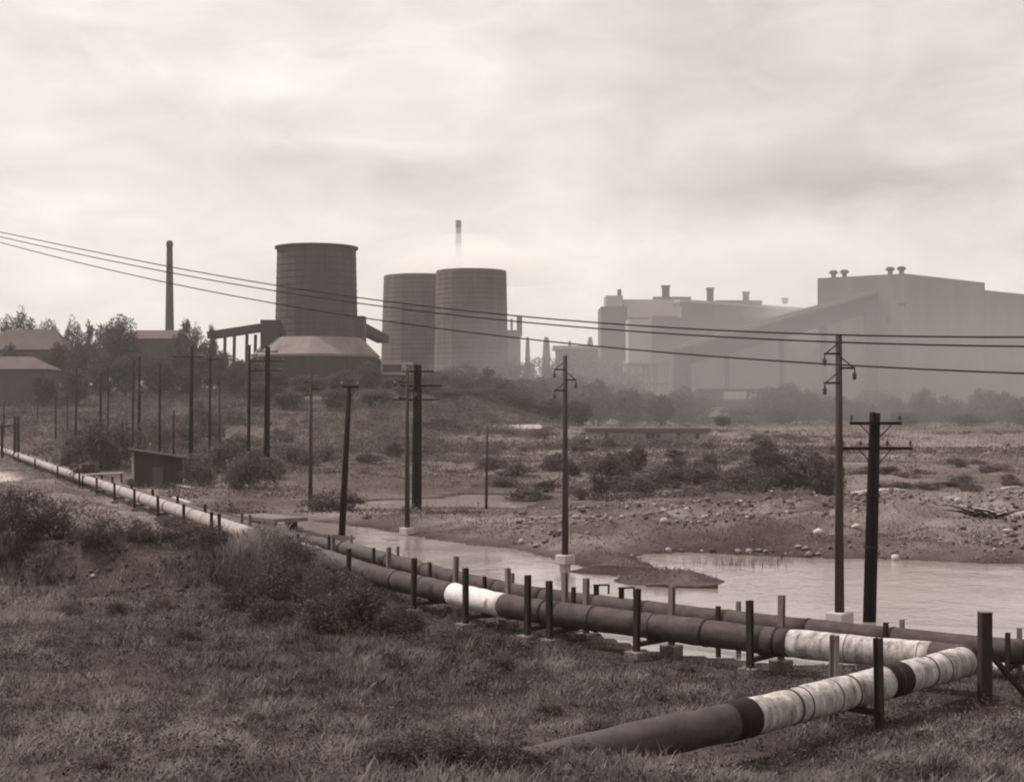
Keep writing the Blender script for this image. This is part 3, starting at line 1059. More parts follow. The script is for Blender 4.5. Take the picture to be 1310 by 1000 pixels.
def build_works():
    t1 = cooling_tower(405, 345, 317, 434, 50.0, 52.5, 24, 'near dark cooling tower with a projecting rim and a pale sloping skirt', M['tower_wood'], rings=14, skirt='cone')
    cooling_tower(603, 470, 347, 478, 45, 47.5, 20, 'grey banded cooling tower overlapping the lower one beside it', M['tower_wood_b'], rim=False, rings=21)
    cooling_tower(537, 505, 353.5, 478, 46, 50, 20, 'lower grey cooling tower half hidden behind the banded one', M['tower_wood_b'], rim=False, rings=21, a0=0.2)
    # annexes of the near tower
    r = empty('conveyor_bridge', (*P(308, 440, 345).xy, 12), 0, 'covered conveyor bridge on trestles leading up to the near cooling tower', 'conveyor')
    c0 = Vector(r.location)
    MB().bar(P(270, 429, 352) - c0, P(336, 419, 345) - c0, 3, 1.7).build('gallery', M['plant_dark'], r)
    bx('head_house', 333, 357, 409, 338, 9, M['plant_dark'], r, 11)
    for px in (288, 300, 316, 327):
        MB().bar(P(px, 428, 348) - c0, P(px - 1, 475, 348) - c0, 0.6, 0.9).build('trestle', M['plant_dark'], r)
    r = empty('conveyor_bridge', (*P(476, 430, 352).xy, 12), 0, 'short sloping gallery joining the near tower to the grey towers', 'conveyor')
    c0 = Vector(r.location)
    MB().bar(P(459, 418, 350) - c0, P(490, 434, 372) - c0, 3, 1.9).build('gallery', M['plant_dark'], r)
    bx('head_house', 456, 466, 404, 346, 5, M['plant_wall'], r, 10)
    # cabin with pale fascia
    r = empty('cabin', (*P(510, 475, 352).xy, 12), 0, 'flat roofed cabin with pale fascia at the foot of the lower grey tower', 'building')
    bx('wall', 489, 528, 466.5, 352, 5, M['house_wall'], r, ybot=476)
    bx('fascia', 488, 526, 463, 351.6, 6, M['roof_pale'], r, ybot=466.3)
    bx('plinth', 487, 524, 476.2, 351.6, 6, M['roof_pale'], r, ybot=479)
    bx('corner_post', 514, 519, 466.4, 351.5, 0.5, M['roof_pale'], r, ybot=476)
    bx('lower_storey', 489, 528, 479.2, 352.2, 5, M['house_wall'], r, 8)
    # brick stacks
    x = (217 - CX) / F * 420
    gz = hgt(x, 420)
    r = empty('chimney', (x, 420, gz), 0, 'tall plain dark chimney rising behind the hillside trees', 'chimney')
    h = CAMZ + (HY - 308) / F * 420 - gz
    MB().lathe((0, 0, 0), [(1.55, -1), (0.82, h - 0.8), (0.70, h), (0.5, h)], 18).build('shaft', M['chimney'], r, smooth=False)
    MB().lathe((0, 0, h - 1.6), [(0.85, 0), (0.98, 0.1), (0.98, 1.0), (0.85, 1.1)], 18).build('cap_ring', M['chimney'], r)
    d = 1400
    r = empty('chimney', ((586.5 - CX) / F * d, d, 3), 0, 'distant banded chimney whose foot is lost in steam above the grey towers', 'chimney')
    zt = CAMZ + (HY - 282) / F * d - 3
    zz = 0.0
    for k in range(12):
        z1 = zt - (11 - k) * 7.3
        r0, r1 = 4.6 - 2.0 * zz / zt, 4.6 - 2.0 * z1 / zt
        MB().lathe((0, 0, 0), [(r0 - 0.2, zz), (r0, zz), (r1, z1 - 0.01), (r1 - 0.4, z1 - 0.01)], 18).build('stack_band', M['chimney'] if k % 2 else M['chimney_pale'], r)
        zz = z1
    # far roofline between the towers and the plant
    r = empty('far_boiler_house', (*P(659, 430, 680).xy, 3), 0, 'small far building with two stub flues right beside the grey towers', 'building')
    bx('wall', 640, 666, 422, 680, 20, M['plant_wall'], r, 3)
    bx('flue', 653, 656, 408, 682, 1.0, M['plant_wall'], r, ybot=422)
    bx('flue', 661, 668, 405, 681, 2.5, M['plant_wall'], r, ybot=430)
    for px, w, yt, lab in ((675, 6, 431, 'slim stack of the far works near the towers'), (699, 10, 431, 'broad stack of the far works, bulging at the top'),
                           (729, 5, 436, 'low stub stack on the far long roof'), (755, 9, 431, 'domed stack next to the stepped plant')):
        d = 690
        x = (px - CX) / F * d
        r = empty('far_stack', (x, d, 3), 0, lab, 'stack', 'stacks of the far works')
        h = CAMZ + (HY - yt) / F * d - 3
        w = w / 2 * d / F
        MB().lathe((0, 0, 0), [(w * 1.05, 0), (w * 1.0, h * 0.75), (w * 0.8, h * 0.93), (w * 0.45, h), (0, h)], 14).build('shell', M['plant_wall'], r)
        MB().lathe((0, 0, h * 0.72), [(w * 1.0, 0), (w * 1.15, 0.2), (w * 1.15, 1.0), (w, 1.2)], 14).build('collar', M['plant_wall'], r)
    r = empty('far_hall', (*P(735, 470, 640).xy, 3), 0, 'long low hall of the far works between towers and stepped plant', 'building')
    bx('wall', 712, 775, 446, 640, 20, M['plant_wall'], r, 3)
    bx('roof', 708, 778, 442, 638, 24, M['plant_pale'], r, ybot=446)

    # stepped plant in the middle distance
    d = 600
    r = empty('power_plant', (*P(900, 500, d).xy, 3), 0, 'long stepped plant building with square vents along its roof', 'building')
    c0 = Vector(r.location)
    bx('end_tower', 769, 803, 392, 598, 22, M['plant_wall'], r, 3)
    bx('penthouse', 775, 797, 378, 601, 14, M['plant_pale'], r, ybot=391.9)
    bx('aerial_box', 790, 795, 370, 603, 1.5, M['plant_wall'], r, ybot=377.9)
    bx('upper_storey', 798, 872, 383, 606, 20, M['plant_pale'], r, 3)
    # main block, running away to the right
    def pt(px, dd):
        return ((px - CX) / F * dd - c0.x, dd - c0.y)
    zt = CAMZ + (HY - 386) / F * 600 - c0.z
    foot = [pt(870, 600), pt(1075, 668), (pt(1075, 668)[0] - 8, pt(1075, 668)[1] + 24), (pt(870, 600)[0] - 8, pt(870, 600)[1] + 24)]
    MB().prism(foot, 0, zt).build('main_block', M['plant_wall'], r)
    MB().prism([(a[0], a[1] - 0.4) for a in foot], zt + 0.01, zt + 1.1).build('parapet', M['plant_pale'], r)
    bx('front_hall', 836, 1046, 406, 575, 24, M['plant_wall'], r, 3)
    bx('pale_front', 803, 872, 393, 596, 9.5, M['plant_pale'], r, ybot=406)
    for px, yt, w, dd in ((852, 365, 9, 609), (909, 368, 8, 622), (955, 373, 7, 636), (1005, 381, 6, 650)):
        v = bx('roof_vent', px - w / 2, px + w / 2, yt + 2, dd, 2.6, M['plant_dark'], r, ybot=388)
        zc = CAMZ + (HY - yt - 1) / F * dd - c0.z
        xx = (px - CX) / F * dd - c0.x
        MB().box((xx, dd + 1.3 - c0.y, zc), (w * dd / F * 1.25, 3.2, 0.7)).build('vent_cap', M['plant_dark'], v)
    bx('roof_ridge', 836, 884, 379.5, 607, 4, M['plant_wall'], r, ybot=383.5)
    bx('roof_ridge', 915, 975, 384, 625, 4, M['plant_wall'], r, ybot=389)
    # bunker on legs
    d = 545
    r = empty('coal_bunker', (*P(835, 500, d).xy, 3), 0, 'tall bunker standing on columns with daylight showing between its legs', 'building')
    c0 = Vector(r.location)
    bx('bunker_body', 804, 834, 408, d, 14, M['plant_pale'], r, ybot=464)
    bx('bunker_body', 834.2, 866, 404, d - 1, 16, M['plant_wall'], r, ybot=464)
    bx('edge_beam', 802, 868, 464.2, d - 1.5, 17, M['plant_dark'], r, ybot=467)
    for px in (805, 824, 831, 838, 859, 866):
        o = bx('column', px - 1.8, px + 1.8, 467, d, 1.2, M['plant_dark'], r, 2.5)
        bx('column', px - 1.8, px + 1.8, 467, d + 13, 1.2, M['plant_dark'], r, 2.5)
    bx('tie_beam', 803, 868, 490, d + .2, 0.8, M['plant_dark'], r, ybot=492)
    r = empty('daylight_sheet', (*P(835, 500, 562).xy, 3), 0, 'pale sheet standing for daylight between the legs of the bunker', 'wall')
    bx('wall', 798, 880, 462, 562, 2, M['roof_pale'], r, 2)  # pale colour stands in for daylight behind the bunker legs
    bx('sheet_edge', 797, 881, 461, 561.6, 3, M['plant_pale'], r, ybot=461.9)

    # boiler house on the right
    k = empty('boiler_house', (118.9, 450, 2.5), 0, 'huge plain boiler house block with mushroom vents on its flat roof', 'building')
    c0 = Vector(k.location)
    zt = CAMZ + (HY - 352) / F * 450 - c0.z
    u = Vector((-23.0, 16.2))
    w = Vector((0.73, 0.68))
    a = Vector((0, 0))
    foot = [tuple(a), tuple(w * 47.5), tuple(w * 47.5 + u), tuple(u)]
    MB().prism(foot, 0, zt).build('tall_block', M['plant_big'], k)
    foot2 = [tuple(w * 47.6), tuple(w * 150), tuple(w * 150 + u), tuple(w * 47.6 + u)]
    MB().prism(foot2, 0, zt - 1.9).build('lower_block', M['plant_big'], k)
    cp = [(p[0] * 1.0 + (p[0] - 6) * 0.008, p[1] - 0.5) for p in foot]
    MB().prism(foot, zt + 0.01, zt + 0.5).build('parapet', M['plant_big'], k)
    for px, dd in ((1069, 466), (1083, 464), (1142, 455), (1156.5, 453)):
        xx = (px - CX) / F * dd - c0.x
        v = MB().lathe((xx, dd + 3 - c0.y, zt), [(0.75, -0.2), (0.75, 1.7), (0.9, 2.0)], 12).build('vent_pipe', M['plant_dark'], k)
        MB().lathe((xx, dd + 3 - c0.y, zt), [(0.8, 2.0), (1.45, 2.35), (1.45, 2.6), (0.9, 3.2), (0, 3.25)], 12).build('vent_cowl', M['plant_dark'], v)
    MB().box((-1.0, -0.4, zt - 9.0), (2.4, 1.0, 0.8)).build('wall_lamp', M['plant_dark'], k)
    MB().box((-4.2, 3.0 - 0.6, zt - 13.6), (1.1, 1.0, 2.0)).build('hatch', M['plant_dark'], k)
    # inclined gallery
    r = empty('inclined_conveyor', (*P(1010, 420, 445).xy, 3), 0, 'long inclined conveyor gallery climbing into the boiler house', 'conveyor')
    c0 = Vector(r.location)
    MB().bar(P(880, 452, 432) - c0, P(1113, 385.5, 452) - c0, 7, 6.2).build('gallery', M['plant_dark'], r)
    MB().bar(P(878, 442.5, 430) - c0, P(1113, 375.2, 450) - c0, 8, 0.8).build('roof', M['plant_wall'], r)
    bx('pier', 1107, 1124, 374, 452, 8, M['plant_dark'], r, 2)
    for px, yt in ((930, 447), (1000, 424), (1055, 408)):
        t_ = bx('trestle', px - 3, px + 3, yt, 444, 3, M['plant_dark'], r, 2)
    bx('transfer_house', 862, 884, 446, 430, 12, M['plant_dark'], r, 2)
    # two-storey service building with pale bands
    d = 408
    r = empty('service_building', (*P(940, 530, d).xy, 2), 0, 'low service building with pale wall bands half hidden by trees', 'building')
    bx('wall', 895, 1012, 499, d, 12, M['plant_wall'], r, 1)
    for (a_, b_, y0, y1) in ((902, 938, 521, 533), (943, 965, 521, 533), (926, 955, 500.5, 511), (958, 972, 502, 511)):
        bx('pale_panel', a_, b_, y0, d - 0.3, 0.25, M['roof_pale'], r, ybot=y1)
    for px in (908, 917, 926, 948, 957):
        bx('window', px - 2, px + 2, 537, d - 0.2, 0.15, M['glass_dark'], r, ybot=544)
    bx('roof', 893, 1014, 497, d - 0.8, 14, M['roof_mid'], r, ybot=498.9)
    # sheds in the field
    d = 238
    r = empty('long_shed', (*P(825, 550, d).xy, 1), 0, 'long low shed with small dark windows across the field', 'shed')
    bx('wall', 752, 906, 551.5, d, 7, M['plant_pale'], r, 1)
    bx('roof', 748, 910, 547.5, d - 0.8, 9, M['roof_mid'], r, ybot=551.4)
    for px in (776, 829, 835, 842, 868, 892):
        w_ = bx('window', px - 2.2, px + 2.2, 554, d - 0.15, 0.1, M['glass_dark'], r, ybot=561)
    r = empty('field_shed', (*P(668, 548, 285).xy, 1), 0, 'pale roofed field shed beside the bracket pole', 'shed')
    bx('wall', 642, 692, 549, 285, 5, M['house_wall'], r, 1)
    c0 = Vector(r.location)
    mb = MB()
    e0 = CAMZ + (HY - 548) / F * 285
    e1 = CAMZ + (HY - 543) / F * 285
    q = [Vector(((638 - CX) / F * 285, 284.4, e0)), Vector(((697 - CX) / F * 285, 284.4, e0)), Vector(((690 - CX) / F * 287.5, 287.5, e1)), Vector(((640 - CX) / F * 287.5, 287.5, e1))]
    q2 = [Vector((v.x, 575.0 - v.y, v.z)) for v in q[:2]]
    mb.poly([v - c0 for v in q]).poly([q[2] - c0, q[3] - c0, q2[0] - c0, q2[1] - c0]).poly([q[1] - c0, q2[1] - c0, q[2] - c0]).poly([q[0] - c0, q[3] - c0, q2[0] - c0])
    mb.build('roof', M['plant_pale'], r)

    # houses on the hill
    def house(px0, px1, yr, ye, yb, d, label, roof, wall='house_wall', inset=6, dp=9, group=None):
        s = d / F
        x0, x1 = (px0 - CX) * s, (px1 - CX) * s
        zr, ze = CAMZ + (HY - yr) * s, CAMZ + (HY - ye) * s
        zb_ = CAMZ + (HY - yb) * s
        root = empty('house', ((x0 + x1) / 2, d, zb_), 0, label, 'house', group)
        c0 = Vector(root.location)
        bx('wall', px0 + 2, px1 - 2, ye + 0.5, d + 0.6, dp - 1.2, M[wall], root, zb_ - 3)
        i = inset * s
        A, B, C_, D = Vector((x0, d, ze)), Vector((x1, d, ze)), Vector((x1, d + dp, ze)), Vector((x0, d + dp, ze))
        E, F_ = Vector((x0 + i, d + dp / 2, zr)), Vector((x1 - i, d + dp / 2, zr))
        mb = MB()
        for q in ((A, B, F_, E), (B, C_, F_), (C_, D, E, F_), (D, A, E), (D, C_, B, A)):
            mb.poly([v - c0 for v in q])
        ro = mb.build('roof', M[roof], root)
        return root
    house(-20, 84, 420, 447, 470, 335, 'hillside house with a broad pale roof among trees', 'roof_mid', inset=20)
    house(-50, 62, 455, 472, 500, 285, 'hipped grey house below the broad pale roof', 'roof_mid', inset=30)
    house(166, 226, 421, 433, 470, 345, 'dark house with a thin pale roof at the foot of the tall chimney', 'roof_mid', 'house_wall', inset=2)
    # low pale wall on the slope
    r = MB()
    A, B = P(366, 488, 292), P(430, 492, 288)
    A.z = hgt(A.x, A.y) + 0.55
    B.z = hgt(B.x, B.y) + 0.55
    r.bar(A, B, 0.4, 1.1)
    o = r.build('retaining_wall', M['concrete'])
    tag(o, 'low pale retaining wall on the shrubby slope below the near cooling tower', 'wall')


build_works()


def build_hut():
    d = 126
    s = d / F
    x = (195 - CX) * s
    gz = hgt(x, d)
    r = empty('brick_hut', (x, d, gz), 0.0, 'small dark hut with a sloping flat roof beside the pale pipe', 'hut')
    c0 = Vector(r.location)
    zl = CAMZ + (HY - 577) * s - gz
    zr = CAMZ + (HY - 588) * s - gz
    A = ((172 - CX) * s - x, 0)
    B = ((231 - CX) * s - x, 0.6)
    Cc = (B[0] - 0.6, 3.6)
    D = (A[0] - 1.0, 3.2)
    foot = [A, B, Cc, D]
    MB().prism(foot, -0.3, [zl - 0.1, zr, zr, zl]).build('wall', M['shed_dark'], r)
    MB().prism([D, A, (A[0] - 0.03, A[1] - 0.03), (D[0] - 0.06, D[1] - 0.03)], -0.3, [zl, zl - 0.1, zl - 0.1, zl]).build('lit_side_wall', M['brick_lit'], r)  # left wall's sunlit brightness is put into its paler colour
    MB().prism([(A[0] - 0.5, -0.4), (B[0] + 0.3, 0.2), (Cc[0] + 0.3, 3.9), (D[0] - 0.4, 3.5)], [zl + .02, zr + .04, zr + .06, zl + .06], [zl + .17, zr + .18, zr + .2, zl + .2]).build('roof', M['shed_dark'], r)
    MB().box((0.4, 0.18, 1.0), (0.9, 0.08, 1.9), 0.13).build('door', M['house_wall'], r)
    # things lying about
    for k, (p0, p1, z, lab) in enumerate((((222, 617), (242, 623), 0.25, 'bleached plank lying by the dark hut, upper of the pair'),
                                          ((222, 629), (243, 633), 0.2, 'bleached plank lying by the dark hut, lower of the pair'))):
        g0, g1 = G(*p0, 0.9), G(*p1, 0.9)
        a = Vector((g0[0], g0[1], hgt(*g0) + z))
        b = Vector((g1[0], g1[1], hgt(*g1) + z - .1))
        tag(MB().bar(a, b, 0.3, 0.1).build('plank', M['plank']), lab, 'plank', 'planks by the hut')
    # rail fence between the pipe and the hut
    r = empty('rail_fence', (*G(145, 612, .9), 0.9), 0, 'short rail fence between the dark hut and the pale pipe', 'fence')
    c0 = Vector(r.location)
    a, b = P(103, 607, 130) - c0, P(158, 604, 126) - c0
    rail = MB().bar(a, b, 0.08, 0.14).build('rail', M['plank'], r)
    for f in (0.05, 0.5, 0.95):
        p = a.lerp(b, f)
        MB().box((p.x, p.y + 0.06, p.z - 0.55), (0.12, 0.12, 1.3)).build('post', M['timber'], r)
    # slab bridge end across the ditch
    r = empty('culvert', (*G(350, 672, .5), 0.2), 0, 'flat concrete culvert slab with a dark opening behind the pipes', 'culvert')
    c0 = Vector(r.location)
    a, b = P(318, 659.5, 88) - c0, P(372, 665, 84) - c0
    MB().bar(a, b, 2.2, 0.22).build('slab', M['brick_lit'], r)
    MB().bar(a + Vector((0.3, 0.5, -0.45)), b + Vector((-0.15, 0.5, -0.45)), 1.0, 0.7).build('shade_block', M['band'], r)  # black block painted in for the shade inside the opening
    MB().box(b + Vector((-0.45, -0.45, -0.45)), (0.35, 0.9, 0.7)).build('abutment', M['concrete'], r)
    # log on the spit
    g0, g1 = G(826, 741, 0.3), G(918, 747, 0.15)
    pts = []
    for k in range(9):
        f = k / 8
        xx, yy = g0[0] + (g1[0] - g0[0]) * f, g0[1] + (g1[1] - g0[1]) * f - 0.15
        pts.append((xx, yy, max(hgt(xx, yy), 0.02) * (1 - f) * 0.9 + 0.06 + 0.03 * math.sin(k)))
    tag(MB().tube(pts, [0.06, 0.07, 0.08, 0.09, 0.09, 0.10, 0.10, 0.11, 0.13], 8).build('driftwood_log', M['log'], smooth=True),
        'long driftwood log jutting into the water from the spit', 'log')


build_hut()

# ------------------------------------------------------------------ trees, bushes, grass, stones
def leaf_quads(c, size, r, squash=0.75):
    """little leaf-shaped faces at the points c"""
    n = len(c)
    a = r.normal(size=(n, 3))
    a[:, 2] *= 0.6
    a /= np.linalg.norm(a, axis=1)[:, None] + 1e-9
    b = r.normal(size=(n, 3))
    b -= a * (a * b).sum(1)[:, None]
    b /= np.linalg.norm(b, axis=1)[:, None] + 1e-9
    s = (np.asarray(size) * r.uniform(0.6, 1.4, n))[:, None]
    v = np.stack([c - a * s, c - b * s * squash * 0.5, c + a * s, c + b * s * squash * 0.5], 1).reshape(-1, 3)
    return v


def crown_mesh(name, seed, H, W, base, clumps, per, leaf, mat, irregular=0.25, shape='round'):
    r = np.random.default_rng(seed)
    pts, tone = [], []
    for k in range(clumps):
        while True:
            p = r.uniform(-1, 1, 3)
            q = np.linalg.norm(p)
            if 0.25 < q < 1.0:
                break
        z = base + (H - base) * (p[2] * 0.5 + 0.5)
        wz = 1.0
        if shape == 'cone':
            wz = 1.15 - 0.8 * (p[2] * 0.5 + 0.5)
        an = math.atan2(p[1], p[0])
        lop = 1.0 + irregular * (0.5 * math.sin(2 * an + seed) + 0.35 * math.sin(3 * an + 2.1 * seed))
        z = z * (1.0 - irregular * 0.45 * (0.5 + 0.5 * math.sin(an + seed * 1.7)))
        cx, cy = p[0] * W * 0.5 * 0.82 * wz * lop, p[1] * W * 0.5 * 0.82 * wz * lop
        rad = W * r.uniform(0.10, 0.19)
        m = int(per * r.uniform(0.6, 1.3))
        d = r.normal(size=(m, 3))
        d /= np.linalg.norm(d, axis=1)[:, None]
        rr = rad * r.uniform(0.35, 1.0, m) ** 0.6
        d = d * rr[:, None]
        d[:, 2] *= 0.75
        pts.append(np.stack([cx + d[:, 0], cy + d[:, 1], z + d[:, 2]], 1))
        tone.append(np.clip(r.normal(0.5, 0.14) + r.normal(0, 0.15, m), 0, 1))
    c = np.concatenate(pts)
    c[:, 2] = np.maximum(c[:, 2], 0.03)
    tn = np.repeat(np.concatenate(tone), 4)
    v = leaf_quads(c, leaf, r)
    return np_mesh(name, v, np.arange(len(v), dtype=np.int32), 4, tn, mat)


def limb_mesh(name, seed, H, W, base, r0, n=6):
    r = random.Random(seed)
    mb = MB()
    pts = [(0, 0, -0.4)]
    x = y = 0
    for k in range(1, 6):
        x += r.uniform(-.05, .05) * W
        y += r.uniform(-.05, .05) * W
        pts.append((x, y, H * 0.86 * k / 5))
    mb.tube(pts, [r0, r0 * .85, r0 * .65, r0 * .45, r0 * .28, r0 * .1], 7)
    for k in range(n):
        j = r.uniform(1.2, 4.2)
        i = int(j)
        f = j - i
        p = Vector(pts[i]).lerp(Vector(pts[i + 1]), f)
        a = r.uniform(0, 6.28)
        L = W * r.uniform(0.28, 0.45)
        q = p + Vector((math.cos(a) * L, math.sin(a) * L, L * r.uniform(0.3, 0.9)))
        mid = p.lerp(q, 0.5) + Vector((0, 0, -0.05 * L))
        mb.tube([p, mid, q], [r0 * .4, r0 * .25, r0 * .06], 5)
    return mb.mesh(name, True)


TREES = []
for k, (H, W, base, shape) in enumerate([(13, 9, 2.5, 'round'), (11, 10, 2, 'round'), (15, 8, 3, 'cone'), (9, 8, 1.2, 'round'), (12, 11, 3, 'round'), (7, 7, .8, 'round')]):
    cr = crown_mesh('crown', 100 + k, H, W, base * 0.55, 90, 75, 0.25, M['leaf'], shape=shape)
    tk = limb_mesh('trunk', 200 + k, H, W, base, 0.24)
    tk.materials.append(M['bark'])
    TREES.append((H, W, tk, cr))
BUSH = []
for k, (H, W) in enumerate([(2.6, 3.6), (1.9, 3.2), (3.2, 3.4), (1.5, 2.6)]):
    cr = crown_mesh('foliage', 300 + k, H, W, 0.1, 60, 90, 0.07, M['leaf_bush'], 0.6)
    tk = limb_mesh('stem', 330 + k, H, W, 0.1, 0.05, 9)
    tk.materials.append(M['bark'])
    BUSH.append((H, W, tk, cr))
DIST_BUSH = []
for k, (H, W) in enumerate([(2.6, 4.4), (2.0, 4.0), (3.2, 4.0), (1.6, 4.6), (2.8, 3.2), (2.2, 5.0)]):
    cr = crown_mesh('foliage', 340 + k, H, W, 0.1, 48, 66, 0.13, M['leaf_bush'], 0.7)
    tk = limb_mesh('stem', 360 + k, H, W, 0.1, 0.06, 8)
    tk.materials.append(M['bark'])
    DIST_BUSH.append((H, W, tk, cr))


def plant(name, kit, x, y, top_h, width, label, cat, group, z=None, parts=('trunk', 'crown')):
    H, W, tk, cr = kit
    z = hgt(x, y) if z is None else z
    root = empty(name, (x, y, z - 0.05), rnd.uniform(0, 6.28), label, cat, group)
    sx = width / W
    root.scale = (sx, sx * rnd.uniform(.9, 1.1), top_h / H)
    obj(parts[0], tk, None, root)
    obj(parts[1], cr, None, root)
    return root


WEED_MARKS = [(140, 'in the open meadow below the heap'), (260, 'in the meadow middle'), (500, 'in the meadow before the sunken pipe'), (620, 'at the sunken pipe end'), (770, 'beside the grey sunken pipe'), (880, 'between the two pipe runs')]
HILL_MARKS = [(0, 'behind the broad pale roof'), (60, 'between the two hillside roofs'), (105, 'beside the hillside house'), (150, 'between the hillside house and the tall chimney'),
              (205, 'below the tall plain chimney'), (245, 'between the tall chimney and the conveyor bridge'), (290, 'under the conveyor bridge')]
BELT_MARKS = [(340, 'below the pale tower skirt'), (395, 'below the basin wall of the near tower'), (455, 'between the near tower and the flat roofed cabin'), (510, 'by the flat roofed cabin'), (570, 'below the lower grey tower'), (620, 'below the banded grey tower'),
              (665, 'by the field shed'), (722, 'behind the bracket pole of the spit'), (775, 'at the stepped plant end tower'), (840, 'in front of the bunker legs')]
WORKS_MARKS = [(895, 'beside the pale wall bands'), (1000, 'under the inclined gallery'), (1060, 'behind the tallest bracket pole'), (1120, 'at the gallery pier'), (1165, 'at the boiler house corner'), (1230, 'below the tall boiler house block'), (1300, 'below the lower boiler house block')]
HUT_MARKS = [(36, 'beside the timber gantry'), (100, 'among slim poles by the pale pipe'), (150, 'next to the dark hut'), (200, 'behind the dark hut'), (255, 'right behind the bleached planks'), (320, 'under the double pole with wide crossarms')]
CHAN_MARKS = [(330, 'at the foot of the slender pole'), (390, 'at the bracket pole on the bare bank'), (440, 'behind the leaning pole'), (520, 'by the thick double pole'), (600, 'near the short grey pole')]
BANK_MARKS = [(625, 'by the short grey pole'), (722, 'behind the bracket pole of the spit'), (800, 'above the spit'), (880, 'above the reeds'), (960, 'before the service building'), (1060, 'behind the tallest bracket pole')]
TRACK_MARKS = [(1115, 'at the thick double pole'), (1180, 'before the boiler house corner'), (1250, 'beside the brushwood on the bank'), (1320, 'at the far end of the track')]


def where(px, marks):
    return min(marks, key=lambda m: abs(m[0] - px))[1]


